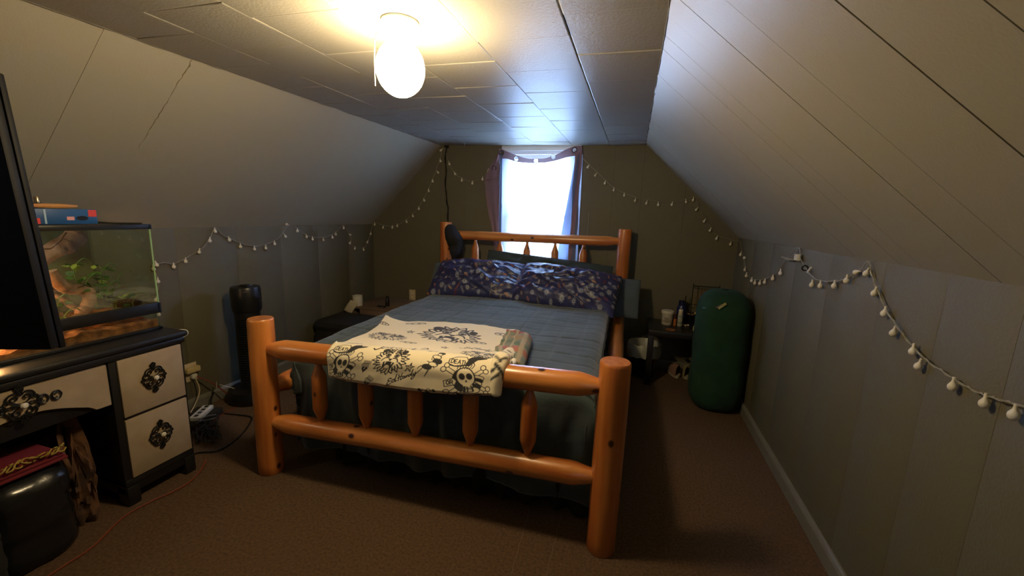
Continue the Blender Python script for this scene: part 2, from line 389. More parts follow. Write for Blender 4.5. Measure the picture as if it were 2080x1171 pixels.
def cloth_grid(name, fn, cv, material, parent, thick=.0):
    """grid mesh over the canvas; fn(a,b) with a,b in 0..1 -> point; canvas colours go into a colour attribute"""
    nx, ny = cv.nx, cv.ny
    top = np.array([fn(i/(nx-1), j/(ny-1)) for j in range(ny) for i in range(nx)])
    idx = np.arange(nx*ny).reshape(ny, nx)
    q = np.stack([idx[:-1, :-1], idx[:-1, 1:], idx[1:, 1:], idx[1:, :-1]], -1).reshape(-1, 4)
    cols = cv.a.reshape(-1, 3)
    me = bpy.data.meshes.new(name); me.from_pydata(top.tolist(), [], q.tolist())
    ca = me.color_attributes.new('Col', 'FLOAT_COLOR', 'POINT')
    ca.data.foreach_set('color', np.concatenate([cols, np.ones((len(cols), 1))], 1).ravel())
    me.polygons.foreach_set('use_smooth', [True]*len(me.polygons)); me.materials.append(material)
    o = bpy.data.objects.new(name, me); COL.objects.link(o)
    if parent: o.parent = parent; me.transform(Matrix.Translation(-worldloc(parent)))
    return o

# ================================================================== THE ROOM
XL, XR, YB, YN = -2.656, .847, 3.78, -1.6
ZKL, ZKR = 1.18, 1.205
XCL, XCR = -1.86, .045
def zc(x, y): return 1.9+.016*y-.012*(x+.9)

# floor
fl = struct(MB().box(XL-.1, XR+.1, YN-.1, YB+.1, -.08, 0).build('floor', M_carpet, smooth=False))
# two faint carpet seams / threads near the front
# knee walls as grooved sheet panelling
def panel_wall(name, frame, ymarks, z0, z1, side):
    x = frame
    back = MB().box(min(x, x+side*.06)-0, max(x, x+side*.06), YN-.05, YB+.1, z0, z1+.04).build(name, M_gap, smooth=False); struct(back)
    for a, b in zip(ymarks[:-1], ymarks[1:]):
        MB().box(min(x, x-side*.006), max(x, x-side*.006), a+.0003, b-.0003, z0, z1, .0006).build('panel', M_paint, back)
    return back
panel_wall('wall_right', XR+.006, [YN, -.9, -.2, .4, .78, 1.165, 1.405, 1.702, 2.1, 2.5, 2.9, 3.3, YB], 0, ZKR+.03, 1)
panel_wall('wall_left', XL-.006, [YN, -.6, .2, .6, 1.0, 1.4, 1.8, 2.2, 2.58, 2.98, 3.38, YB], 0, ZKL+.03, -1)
# back wall, gable shaped, with the window opening
WX0, WX1, WZ0, WZ1 = -1.215, -.515, .84, 1.915
def gable(x):
    if x < XCL: return ZKL+(x-XL)/(XCL-XL)*(zc(XCL, YB)-ZKL)
    if x > XCR: return ZKR+(XR-x)/(XR-XCR)*(zc(XCR, YB)-ZKR)
    return zc(x, YB)
wb = MB()
def strip(mb, a, b, z0, y0, y1, ztop=None):
    za = gable(a) if ztop is None else ztop; zb = gable(b) if ztop is None else ztop
    vs = [(a, y0, z0), (b, y0, z0), (b, y0, zb), (a, y0, za), (a, y1, z0), (b, y1, z0), (b, y1, zb), (a, y1, za)]
    mb.add(vs, [(0, 1, 2, 3), (4, 7, 6, 5), (0, 4, 5, 1), (1, 5, 6, 2), (2, 6, 7, 3), (3, 7, 4, 0)])
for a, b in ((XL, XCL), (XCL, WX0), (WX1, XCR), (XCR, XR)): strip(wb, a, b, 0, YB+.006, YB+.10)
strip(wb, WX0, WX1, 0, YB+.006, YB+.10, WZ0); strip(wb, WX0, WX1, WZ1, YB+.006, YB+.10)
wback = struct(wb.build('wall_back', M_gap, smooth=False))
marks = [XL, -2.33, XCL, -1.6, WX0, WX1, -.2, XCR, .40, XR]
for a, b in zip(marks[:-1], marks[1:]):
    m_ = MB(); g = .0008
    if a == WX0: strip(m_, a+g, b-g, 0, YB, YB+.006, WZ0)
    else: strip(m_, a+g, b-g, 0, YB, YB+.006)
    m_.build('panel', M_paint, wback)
# near wall behind the camera (closes the room)
nw = MB(); 
for a, b in ((XL, XCL), (XCL, XCR), (XCR, XR)):
    za, zb = gable(a)-.08, gable(b)-.08
    nw.add([(a, YN, 0), (b, YN, 0), (b, YN, zb), (a, YN, za), (a, YN-.05, 0), (b, YN-.05, 0), (b, YN-.05, zb), (a, YN-.05, za)],
           [(0, 1, 2, 3), (4, 7, 6, 5), (0, 4, 5, 1), (1, 5, 6, 2), (2, 6, 7, 3), (3, 7, 4, 0)])
struct(nw.build('wall_near', M_paint, smooth=False))

# sloped walls: grooved planks running up the slope
def slope(name, xlow, zlow, xt, ymarks, side, jag, gw=.0008):
    def top(y): return Vector((xt, y, zc(xt, y)))
    def low(y): return Vector((xlow, y, zlow))
    nrm = (Vector((xt, 0, zc(xt, 1.5)))-Vector((xlow, 0, zlow))).cross(Vector((0, 1, 0))).normalized()
    if nrm.z > 0: nrm = -nrm                                      # towards the room
    def sheet(mb, a, b, off, th, g):
        L0, L1, T0, T1 = low(a+g), low(b-g), top(a+g), top(b-g)
        up_ = (T0-L0).normalized(); T0 = T0+up_*.012; T1 = T1+up_*.012; L0 = L0-up_*.0; L1 = L1-up_*.0
        n_ = nrm
        f = [L0+n_*off, L1+n_*off, T1+n_*off, T0+n_*off]; k = [p-n_*th for p in f]
        e = .0012; c = sum(f, Vector())/4
        f2 = [p+(c-p).normalized()*0 for p in f]
        mb.add([p[:] for p in f2+k], [(0, 1, 2, 3), (4, 7, 6, 5), (0, 4, 5, 1), (1, 5, 6, 2), (2, 6, 7, 3), (3, 7, 4, 0)])
    m_ = MB(); sheet(m_, ymarks[0]-.05, ymarks[-1]+.1, -.006, .05, 0)
    bk = struct(m_.build(name, M_gap, smooth=False))
    for i, (a, b) in enumerate(zip(ymarks[:-1], ymarks[1:])):
        m_ = MB(); sheet(m_, a, b, random.uniform(-.0006, .0006), .006, gw if i not in jag else .0016); m_.build('panel', M_slope, bk, smooth=False)
    return bk
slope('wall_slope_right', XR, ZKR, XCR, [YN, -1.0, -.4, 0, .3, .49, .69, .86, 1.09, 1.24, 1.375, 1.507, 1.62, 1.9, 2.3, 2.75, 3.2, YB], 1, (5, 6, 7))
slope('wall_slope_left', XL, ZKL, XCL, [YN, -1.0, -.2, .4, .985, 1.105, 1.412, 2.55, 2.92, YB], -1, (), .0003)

# ceiling: backing board and the individual 12-inch tiles
cb = MB().add([(XCL-.02, YN, zc(XCL, YN)+.012), (XCR+.02, YN, zc(XCR, YN)+.012), (XCR+.02, YB+.1, zc(XCR, YB)+.012), (XCL-.02, YB+.1, zc(XCL, YB)+.012)] +
              [(XCL-.02, YN, zc(XCL, YN)+.07), (XCR+.02, YN, zc(XCR, YN)+.07), (XCR+.02, YB+.1, zc(XCR, YB)+.07), (XCL-.02, YB+.1, zc(XCL, YB)+.07)],
              [(0, 1, 2, 3), (4, 7, 6, 5), (0, 4, 5, 1), (1, 5, 6, 2), (2, 6, 7, 3), (3, 7, 4, 0)])
ceil = struct(cb.build('ceiling', M_gap, smooth=False))
colx = [XCR+.012, -.25, -.577, -.90, -1.232, -1.56, XCL-.012]; off = [1.309, 1.456, 1.323, 1.466, 1.039, 1.199]
rr = random.Random(11)
for c in range(6):
    x1, x0 = colx[c], colx[c+1]; y = off[c]-.325*10
    gx = .0022 if c < 2 else .0011
    while y < YB:
        a, b = max(y, YN), min(y+.325, YB)
        if b-a > .01:
            dz = [rr.uniform(-.0018, .0018) for _ in range(4)]; g = .0008
            P4 = [(x0+g, a+g), (x1-gx, a+g), (x1-gx, b-g), (x0+g, b-g)]
            lo = [(px, py, zc(px, py)+d) for (px, py), d in zip(P4, dz)]
            e = .004
            P5 = [(x0+g+e, a+g+e), (x1-gx-e, a+g+e), (x1-gx-e, b-g-e), (x0+g+e, b-g-e)]
            lo2 = [(px, py, zc(px, py)+d-.0012) for (px, py), d in zip(P5, dz)]
            hi = [(px, py, zc(px, py)+.011) for px, py in P4]
            fs = [(4, 5, 6, 7), (8, 11, 10, 9)]
            for k in range(4):
                n = (k+1) % 4; fs.append((k, n, 4+n, 4+k)); fs.append((k, 8+k, 8+n, n))
            MB().add(lo+lo2+hi, fs).build('tile', M_ceil, ceil, smooth=False)
        y += .325
# torn paint bead along the ceiling / slope joints
for nm, xx, n in (('trim_1', XCR+.002, 90), ('trim_2', XCL+.004, 90)):
    m_ = MB(); pts = []; rad = []
    for i in range(n+1):
        y = YN+(YB-YN)*i/n; pts.append((xx+rr.uniform(-.004, .004), y, zc(xx, y)-.001+rr.uniform(-.001, .001))); rad.append(rr.uniform(.0015, .0045))
    m_.tube(pts, rad, 6); struct(m_.build(nm, mat('joint_bead', (.10, .085, .06) if nm == 'trim_1' else (.15, .14, .11), .7)))
# old caulked sheet joint on the left slope
m_ = MB(); pts = []; rad = []
A_ = Vector((XCL, 1.412, zc(XCL, 1.41))); B_ = Vector((-2.24, 1.405, ZKL+(-2.24-XL)/(XCL-XL)*(zc(XCL, 1.4)-ZKL)))
for i in range(31):
    t = i/30; p = A_.lerp(B_, t)+Vector((0, rr.uniform(-.004, .004), 0)); pts.append(p); rad.append(rr.uniform(.0012, .004)*(1-.6*t))
struct(m_.tube(pts, rad, 6).build('trim_3', mat('yellowed_caulk', (.17, .14, .085), .6)))
# baseboards
def baseboard(name, x, side):
    m_ = MB(); d = side
    prof = [(0, 0), (.016, 0), (.016, .060), (.011, .072), (.006, .078), (0, .08)]
    vs = []; 
    for y in (YN, YB):
        for dx, z in prof: vs.append((x-d*dx, y, z))
    n = len(prof); fs = [tuple(range(n)), tuple(range(2*n-1, n-1, -1))]+[(k, (k+1) % n, n+(k+1) % n, n+k) for k in range(n)]
    struct(m_.add(vs, fs).build(name, M_base, smooth=False))
baseboard('baseboard_right', XR, 1); baseboard('baseboard_left', XL, -1)
struct(MB().box(XL+.02, XR-.02, YB-.014, YB, 0, .08, .003).build('baseboard_back', M_base))

# window 
wf = MB()
fy0, fy1 = YB+.012, YB+.07
for a in ((WX0, WX0+.045, WZ0, WZ1), (WX1-.045, WX1, WZ0, WZ1), (WX0, WX1, WZ0, WZ0+.05), (WX0, WX1, WZ1-.035, WZ1)):
    wf.box(a[0], a[1], fy0, fy1, a[2], a[3], .004)
win = struct(wf.build('window_1', M_whitewood))
def sash(z0, z1, y0):
    m_ = MB(); t = .035
    for a in ((WX0+.045, WX0+.045+t, z0, z1), (WX1-.045-t, WX1-.045, z0, z1), (WX0+.045, WX1-.045, z0, z0+t), (WX0+.045, WX1-.045, z1-t, z1)):
        m_.box(a[0], a[1], y0, y0+.02, a[2], a[3], .003)
    s_ = m_.build('sash', M_whitewood, win)
    MB().box(WX0+.07, WX1-.07, y0+.008, y0+.012, z0+.02, z1-.02).build('pane', mat_glass('window_glass', (.93, .97, 1), .02, .95), s_, smooth=False)
MB().box(WX0-.02, WX1+.02, YB-.006, YB+.006, WZ1-.004, zc(-.86, YB)-.001, .002).build('head_casing', M_whitewood, win)
sash(WZ0+.05, 1.34, YB+.018); sash(1.305, WZ1-.035, YB+.042)
MB().box(WX0-.03, WX1+.03, YB-.02, YB+.03, WZ0-.022, WZ0, .004).build('window_sill', M_whitewood, win)

# ================================================================== LOG BED
TH = .0193; BX, BY, BW, BL = -.8451, 1.4888, 1.65, 2.1139
ct, st_ = math.cos(TH), math.sin(TH)
def bt(x, y, z): return Vector((BX+x*ct-y*st_, BY+x*st_+y*ct, z))
bed = thing('log_bed', 'varnished orange log bed with pointed spindles in footboard and headboard', 'bed', bt(0, 1, 0))
def log_post(cx, cy, h, r=.058):
    m_ = MB(); n = 28; rings = []; seed = random.random()*50
    zs = [0, .004]+[h*i/14 for i in range(1, 14)]+[h-.012, h-.004, h]
    prof = []
    for z in zs:
        k = 1+.035*nz(z*4, seed)+.0; 
        if z < .003: k *= .96
        if z > h-.006: k *= .93 if z >= h-.001 else .98
        prof.append((r*k, z))
    c = bt(cx, cy, 0); vs = []
    for rr_, z in prof:
        for k in range(n):
            a = 2*PI*k/n; q = rr_*(1+.03*nz(math.cos(a)*1.3+seed, math.sin(a)*1.3, z*3))
            vs.append((c.x+q*math.cos(a), c.y+q*math.sin(a), z))
    fs = [(i*n+k, i*n+(k+1) % n, (i+1)*n+(k+1) % n, (i+1)*n+k) for i in range(len(prof)-1) for k in range(n)]
    m_.use(M_wz); m_.add(vs, fs+[tuple(range(n))[::-1]]); m_.use(M_end); o = len(vs)-n
    m_.add(vs[-n:], [tuple(range(n))])
    p_ = m_.build('post', None, bed, angle=math.radians(50))
    return p_
log_post(-BW/2, 0, .799); log_post(BW/2, 0, .799)
log_post(-BW/2, BL, 1.24, .056); log_post(BW/2, BL, 1.24, .056)
def log_between(A, B, r, name, material, taper=.07, ten=.022, shift=.055):
    A = Vector(A); B = Vector(B); L = (B-A).length; d = (B-A)/L; seed = random.random()*30
    s_ = [0, shift*.55, shift*.6, shift+taper, shift+taper+.02]+[shift+taper+.02+(L-2*(shift+taper+.02))*i/12 for i in range(1, 12)]+[L-shift-taper-.02, L-shift-taper, L-shift*.6, L-shift*.55, L]
    rd = []
    for q in s_:
        e = min(q, L-q)
        if e <= shift*.56: k = ten
        elif e < shift*.65: k = ten*1.15
        elif e < shift+taper+.001: k = r*.975
        else: k = r*(1+.05*nz(q*3, seed))
        rd.append(k)
    off_ = [Vector((0, 0, .006*nz(q*2.2, seed+9))) if min(q, L-q) > .1 else Vector() for q in s_]
    m_ = MB().tube([A+d*q+o_ for q, o_ in zip(s_, off_)], rd, 24)
    return m_.build(name, material, bed, angle=math.radians(24))
ZU0, ZU1, ZD0, ZD1 = .652, .694, .274, .314
log_between(bt(-BW/2, 0, ZU0), bt(BW/2, 0, ZU1), .048, 'top_rail', M_wx)
log_between(bt(-BW/2, 0, ZD0), bt(BW/2, 0, ZD1), .047, 'bottom_rail', M_wx)
log_between(bt(-BW/2, BL, 1.118), bt(BW/2, BL, 1.135), .042, 'top_rail', M_wx)
log_between(bt(-BW/2, BL, .48), bt(BW/2, BL, .50), .045, 'bottom_rail', M_wx)
log_between(bt(-BW/2, 0, .43), bt(-BW/2, BL, .43), .05, 'side_rail', M_wy); log_between(bt(BW/2, 0, .45), bt(BW/2, BL, .48), .05, 'side_rail', M_wy)
def spindle(x, y, z0, z1, r):
    p = []; L = z1-z0; seed = random.random()*20
    pts = [(0, .012), (.03, .013), (.036, .015), (.088, r*.96), (.094, r)]+[(.094+(L-.188)*i/4, r*(1+.04*nz(i, seed))) for i in range(1, 4)]+[(L-.094, r), (L-.088, r*.96), (L-.036, .015), (L-.03, .013), (L, .012)]
    c = bt(x, y, z0); MB().lathe([(a, b) for b, a in pts], c, 20).build('spindle', M_wz, bed, angle=math.radians(22))
for i, x in enumerate((-1.352, -1.102, -.853, -.594, -.342)):
    lx = x-BX; t = (lx+BW/2)/BW
    spindle(lx, 0, ZD0+(ZD1-ZD0)*t+.02, ZU0+(ZU1-ZU0)*t-.02, .034)
for i, x in enumerate((-1.404, -1.162, -.904, -.648, -.396)):
    spindle(x-BX+.035, BL, .52, 1.10, .034)
# mattress as part of the bed
mm = MB(); c0 = bt(0, 1.06, 0)
mm.box(c0.x-.70, c0.x+.70, c0.y-.85, c0.y+.94, .30, .585, .05).build('mattress', M_mattress, bed)

# comforter: quilted top, falling over the foot end and the two long sides
def comforter_pt(a, b):
    # a across 0..1, b 0 (head) .. 1 (bottom of the hanging foot end)
    hw = .775; sdrop = .19
    X = (a-.5)*2*(hw+sdrop)
    e = abs(X)-(hw-.09); sg = 1 if X > 0 else -1
    lentop = 1.90; foot = .50; s_ = b*(lentop+foot)
    zt = .635
    # side rounding
    if e <= 0: x = X; dz = 0
    else:
        R_ = .09; ang = min(e/R_, PI/2); x = sg*(hw-.09+R_*math.sin(ang)); dz = -(R_*(1-math.cos(ang)))-max(0, e-R_*PI/2)
    y = 2.0-s_; dyz = 0
    ff = s_-(lentop-.08)
    if ff > 0:
        R_ = .08; ang = min(ff/R_, PI/2); y = 2.0-(lentop-.08)-R_*math.sin(ang); dyz = -(R_*(1-math.cos(ang)))-max(0, ff-R_*PI/2)
    fall = max(0, -dyz-.03)
    side = max(0, -dz-.03)
    if fall > 0: dz *= max(0.0, 1-fall*6)
    q = .125
    u_ = abs(((X/q) % 1)-.5)*2; v_ = abs(((s_/q) % 1)-.5)*2
    puff = .006*(min(1, (1-u_)*5)**.6*min(1, (1-v_)*5)**.6)
    wr = .010*nz(X*3, s_*3, 2)+.005*nz(X*9, s_*7, 5)
    z = zt+dz+dyz+(puff+wr)*(1 if fall == 0 else .3)
    if fall > 0:
        k = min(1, fall*5)
        y += k*(.022*math.sin(x*24+1.8*math.sin(x*7)+2*nz(x*4,fall*2))+.022*nz(x*6, fall*4, 7)+.008*nz(x*20, fall*8, 3)) + .01
        y = y+k*(.0+.02*fall)
        z += k*.015*nz(x*7, 3, 1)
    if side > 0 and fall == 0:
        x += sg*(min(1, side*8)*.008*math.sin(s_*30+nz(s_*4, 1)*3)-.04*min(1, side*8))
    z += .02*math.exp(-((s_-.1)/.3)**2)-.012*sm((s_-1.2)/.5)
    return bt(x, y, z)
cm = MB().grid(comforter_pt, 190, 220).build('comforter', M_comf)
so = cm.modifiers.new('s', 'SOLIDIFY'); so.thickness = .012; so.offset = -1
tag(cm, 'dark teal-grey quilted comforter spread over the log bed', 'comforter')
# black bed skirt behind the footboard
def skirt_pt(a, b):
    x = -.56+1.33*a; z = .30-b*(.285-.02*nz(a*9, 2)-.03*max(0, nz(a*23, 8)))
    return bt(x, .155+.02*math.sin(a*70+2*nz(a*11, 1))*b+.02*nz(a*15, b*3)-.0*b, z)
sk = MB().grid(skirt_pt, 160, 14).build('bed_skirt', M_blackm); so = sk.modifiers.new('s', 'SOLIDIFY'); so.thickness = .004
tag(sk, 'black gathered bed skirt hanging to the carpet below the footboard', 'bed skirt')

# ---- white printed throw folded over the footboard
CW, CH = .80, .82
cv = Canvas(CW, CH, .0016, (.86, .76, .55))
# canvas y=0 back edge on the bed, y=CH front hem
PS = Pen
skull(PS(cv, .108, .728, .090, -.05)); skull(PS(cv,   .675, .728, .092, -.1)); tiger(PS(cv, .335, .690, .078)); tiger(PS(cv, .70, .560, .085, .2))
tiger(PS(cv, .16, .36, .10, .1)); tiger(PS(cv, .45, .24, .15, .1)); heart(PS(cv, .235, .735, .030)); star(PS(cv, .44, .715, .021))
dagger(PS(cv, .530, .680, .050, .2)); signature(PS(cv, .425, .757, .058, -.38), .055); signature(PS(cv, .33, .59, .085, -.15), .055)
signature(PS(cv, .655, .42, .065, .15), .05); heart(PS(cv, .275, .80, .030, .4)); dagger(PS(cv, .535, .808, .028, 1.2)); eyes(PS(cv, .31, .44, .045))
eyes(PS(cv, .09, .58, .045)); star(PS(cv, .62, .52, .018)); eyes(PS(cv, .62, .30, .045)); eyes(PS(cv, .73, .62, .035)); heart(PS(cv, .49, .60, .03, 1.4))
eyes(PS(cv, .06, .14, .05)); eyes(PS(cv, .25, .08, .05)); eyes(PS(cv, .72, .14, .05)); star(PS(cv, .50, .47, .02)); star(PS(cv, .25, .22, .02))
throw = thing('throw_blanket', 'cream throw with black tattoo-style print folded over the footboard rail', 'blanket', (-.9, 1.6, .66))
backpx = [(783, 646), (812, 652), (880, 653), (952, 657), (1000, 663), (1050, 669)]
Bk = [at(u, v, z=.668) for u, v in backpx]
frpx = [(665, 769), (700, 777), (760, 786), (827, 796), (928, 805), (1003, 806)]
Fr = [at(u, v, y=1.417) for u, v in frpx]
BkS, FrS = spline(Bk, 24), spline(Fr, 24)
def samp(L, t): k = t*(len(L)-1); i = min(int(k), len(L)-2); return L[i].lerp(L[i+1], k-i)
def throw_pt(a, b, lift=0.0):
    B_ = samp(BkS, a); F_ = samp(FrS, a)
    xr = -1.262+(-.475+1.262)*a; tt = (xr-BX+BW/2)/BW; zt = ZU0+(ZU1-ZU0)*tt+.048+.016
    yr = BY+(xr-BX)*st_
    R0 = Vector((xr, yr, zt)); mid = B_.lerp(Vector((xr, 1.60, .67)), .5); mid.z = .672
    pre = Vector((B_.x*.12+xr*.88, yr+.10, max(.676, zt-.02))); fr = Vector((xr*.9+F_.x*.1, yr-.058, zt-.035))
    P = [B_, mid, pre, R0, fr, F_.lerp(fr, .5)+Vector((0, -.002, 0)), F_]
    S_ = [0, .33, .65, .77, .85, .925, 1.0]
    i = 0
    while i < 5 and b > S_[i+1]: i += 1
    t = (b-S_[i])/(S_[i+1]-S_[i]); p0, p1, p2, p3 = P[max(i-1, 0)], P[i], P[i+1], P[min(i+2, 6)]
    q = .5*((2*p1)+(p2-p0)*t+(2*p0-5*p1+4*p2-p3)*t*t+(3*p1-p0-3*p2+p3)*t**3)
    wr = .006*nz(a*5, b*5, 3)+.003*nz(a*14, b*9, 6)
    q = q+Vector((0, -wr*sm((b-.75)*6), wr*(1-sm((b-.75)*6))))
    q.z += .022*math.exp(-((a-.0)/.16)**2-((b-.0)/.12)**2)
    # rounded thick edges
    ed = min(a*CW, (1-a)*CW, b*.8, (1-b)*.5); k = 1-sm(ed/.014)
    if b < .75: q.z -= k*.018
    else: q.y += k*.012
    return q
M_throw = mat_attr('printed_fleece', .9, .2, 300, .2)
cloth_grid('printed_top', throw_pt, cv, M_throw, throw)
cream = mat('cream_fleece', '#eee0c0', .9, col2='#e4d5ae', scale=8, sheen=.2)
under = MB().grid(lambda a, b: throw_pt(a, b)+(Vector((0, .012, 0)) if b > .78 else Vector((0, 0, -.02))), 30, 60).build('folded_layer', cream, throw)
# rolled right-hand edge, with scraps of the print
def roll(pts, r, seed):
    R = random.Random(seed); L = 60; n = 18; P = [samp(pts, i/(L-1)) for i in range(L)]; m_ = MB()
    cvr = Canvas(n*.008, L*.008, .004, (.86, .76, .55))
    for k in range(34):
        x, y = R.random()*cvr.W, R.random()*cvr.H; cvr.line([(x, y), (x+R.uniform(-.035, .035), y+R.uniform(-.02, .02))], R.uniform(.003, .009))
    def f(a, b):
        c = samp(P, b); c2 = samp(P, min(1, b+.02)); c1 = samp(P, max(0, b-.02)); T = (c2-c1).normalized()
        n1 = Vector((1, 0, 0)); n1 = (n1-T*n1.dot(T)).normalized(); n2 = T.cross(n1); g = 2*PI*a
        rr_ = r*(1+.25*nz(b*7, seed, math.cos(g)))*(.35+.65*math.sin(PI*min(1, max(0, b))) ** .3)
        return c+n1*math.cos(g)*rr_+n2*math.sin(g)*rr_
    return cloth_grid('rolled_edge', f, cvr, M_throw, throw)
edge = [throw_pt(1, t/20) for t in range(21)]
roll([p+Vector((.004, .004, -.006)) for p in edge], .034, 3)
roll([p+Vector((.034, .010, -.020)) for p in edge[:17]], .022, 8)
# ---- plaid blanket under it
cp = Canvas(.30, .50, .004, (.20, .22, .16)); R = random.Random(2)
for k in range(5): cp.line([(0, .02+.11*k), (.30, .02+.11*k)], .05, [(.33, .10, .08), (.30, .22, .13), (.12, .17, .12), (.38, .14, .11), (.16, .2, .15)][k])
for k in range(4): cp.line([(.04+.08*k, 0), (.04+.08*k, .5)], .018, (.40, .33, .22))
pa, pb = at(1092, 688, z=.675), at(1078, 745, z=.675)
def plaid_pt(a, b):
    g = PI*(a-.5)*1.0
    c = pa.lerp(pb, b); w_ = .10
    x = c.x-.02-.16*(1-a)+.012*nz(b*6, 4) if a < .6 else c.x-.084+.03*math.sin((a-.6)/.4*PI/2*1.6)*1.5
    z = .690-(0 if a < .6 else .048*(1-math.cos((a-.6)/.4*PI))/2*1.0)
    return Vector((x, c.y+.02*(1-a), z+.012*nz(b*7, a*4)))
pl = cloth_grid('plaid_blanket', plaid_pt, cp, mat_attr('plaid_wool', .95), None)
so = pl.modifiers.new('s', 'SOLIDIFY'); so.thickness = .02; so.offset = 0
tag(pl, 'folded green and salmon plaid blanket peeking from under the cream throw', 'blanket')

# ---- pillows
def flower_canvas(W, H, seed):
    cv = Canvas(W, H, .0028, (.028, .032, .11)); cv.boost = 1.0; R = random.Random(seed)
    pal = [(.25, .28, .34), (.26, .11, .06), (.20, .035, .04), (.09, .10, .14), (.30, .17, .08), (.06, .07, .12)]
    spots = []
    for k in range(900):
        x, y = R.uniform(.01, W-.01), R.uniform(.01, H-.01)
        if all(math.hypot(x-a, y-b) > .043 for a, b in spots): spots.append((x, y))
    for i, (x, y) in enumerate(spots):
        t = R.random(); p = Pen(cv, x, y, R.uniform(.014, .022), R.uniform(0, 6.3)); c = R.choice(pal)
        if t < .28:
            for j in range(9):
                g = 2*PI*j/9; p.line([(.35*math.cos(g), .35*math.sin(g)), (math.cos(g), math.sin(g))], .3, (.30, .33, .40))
            p.ell(0, 0, .28, .28, (.06, .05, .08), 0)
        elif t < .5:
            p.curve([(-1.2, 0), (0, .15), (1.2, 0)], .1, c)
            for j in range(6): p.line([(-1+.38*j, .08), (-.8+.38*j, .6)], .12, c); p.line([(-1+.38*j, .08), (-.8+.38*j, -.45)], .12, c)
        elif t < .75:
            p.poly([(-1.3, 0), (-.4, .45), (.7, .4), (1.3, 0), (.6, -.35), (-.5, -.35)], c); p.line([(-1, 0), (1, 0)], .14, (.32, .22, .16))
        else:
            p.ell(0, 0, .7, .35, c, .1, (.4, .3, .25)); p.ell(.9, .5, .3, .2, R.choice(pal), 0)
    return cv
def cushion(u_, v_, W, H, T, seed, side):
    x = 2*u_-1; y = 2*v_-1
    pinch = 1-.06*(abs(y)**3)*(1) ; X = x*W/2*(1-.05*(1-abs(x)**2)*abs(y)**4); Y = y*H/2*(1-.07*(1-y*y)*0-.06*(1-abs(x))*abs(y)**2*0)
    t = (max(0, 1-abs(x)**2.6)*max(0, 1-abs(y)**2.6))**.5*T/2
    f = t/(T/2+1e-6)
    w_ = f*(.016*nz(x*2.4+seed, y*2.2, 1)+.010*(1-abs(nz(x*3.5+y*2+seed, y*3-x*2, 4))*4)*.6+.006*nz(x*9+seed, y*7, 2))
    return X, Y, side*(t+w_)
def pillow(name, label, c, W, H, T, lean, rz, material, seed, cv=None, roll_=0, fold=False):
    Rm = Matrix.Rotation(rz, 4, 'Z') @ Matrix.Rotation(roll_, 4, 'Y') @ Matrix.Rotation(lean, 4, 'X')
    def pt(side):
        def f(a, b):
            X, Y, Z = cushion(a, 1-b, W, H, T, seed, side)
            if fold:
                x = 2*a-1; y = 1-2*b
                Z += side*.030*math.exp(-((x*.9+y*.45-.1)/.08)**2)*max(0, 1-abs(y)) + side*.026*math.exp(-((x*.5-y*.9+.25)/.07)**2)*max(0, 1-abs(x)) + side*.024*math.exp(-((x*.8+y*.9+.45)/.06)**2)*max(0, 1-abs(x)) - side*.02*math.exp(-((x*.3-y*1.1-.2)/.05)**2)*max(0, 1-abs(x))
                Z += side*.012*math.sin(9*(x*.4+y)+seed+2.5*nz(x*2, y*2, seed))*max(0, 1-abs(x)**3)*max(0, 1-abs(y)**3)
            return Vector(c)+Rm@Vector((X, Y, Z))
        return f
    if cv is None: cv = Canvas(W, H, .012, (.1, .1, .1)); nx, ny = cv.nx, cv.ny
    nx, ny = cv.nx, cv.ny
    top = [pt(1)(i/(nx-1), j/(ny-1))[:] for j in range(ny) for i in range(nx)]
    bot = [pt(-1)(i/(nx-1), j/(ny-1))[:] for j in range(ny) for i in range(nx)]
    idx = np.arange(nx*ny).reshape(ny, nx)
    q = np.stack([idx[:-1, :-1], idx[:-1, 1:], idx[1:, 1:], idx[1:, :-1]], -1).reshape(-1, 4)
    faces = q.tolist()+(q[:, ::-1]+nx*ny).tolist()
    loop = list(idx[0, :])+list(idx[1:, -1])+list(idx[-1, -2::-1])+list(idx[-2:0:-1, 0]); n = len(loop)
    faces += [(int(loop[(k+1) % n]), int(loop[k]), int(loop[k]+nx*ny), int(loop[(k+1) % n]+nx*ny)) for k in range(n)]
    me = bpy.data.meshes.new(name); me.from_pydata(top+bot, [], faces)
    ca = me.color_attributes.new('Col', 'FLOAT_COLOR', 'POINT'); cl = np.concatenate([cv.a.reshape(-1, 3)]*2)
    ca.data.foreach_set('color', np.concatenate([cl, np.ones((len(cl), 1))], 1).ravel())
    me.polygons.foreach_set('use_smooth', [True]*len(me.polygons)); me.materials.append(material)
    o = bpy.data.objects.new(name, me); COL.objects.link(o)
    return tag(o, label, 'pillow')
M_floral = mat_attr('floral_satin', .38, .1, 200, .0)
pillow('floral_pillow', 'navy floral-print pillow on the left half of the bed', (-1.255, 3.26, .765), .80, .44, .22, math.radians(36), .05, M_floral, 3, flower_canvas(.84, .44, 4), math.radians(-1), True)
pillow('floral_pillow', 'navy floral-print pillow on the right half of the bed', (-.475, 3.24, .755), .82, .44, .23, math.radians(38), -.04, M_floral, 9, flower_canvas(.88, .44, 9), math.radians(4), True)
pillow('body_pillow', 'long grey-blue pillow behind the floral pillows, sticking out both sides', (-.83, 3.405, .70), 1.86, .34, .17, math.radians(60), .02, M_greyp, 5, None, math.radians(1.0))
pillow('sheet_pillow', 'dark green pillow propped against the headboard behind the floral pillows', (-.70, 3.475, .825), 1.12, .30, .08, math.radians(74), .0, M_greenp, 6, None, math.radians(4), True)

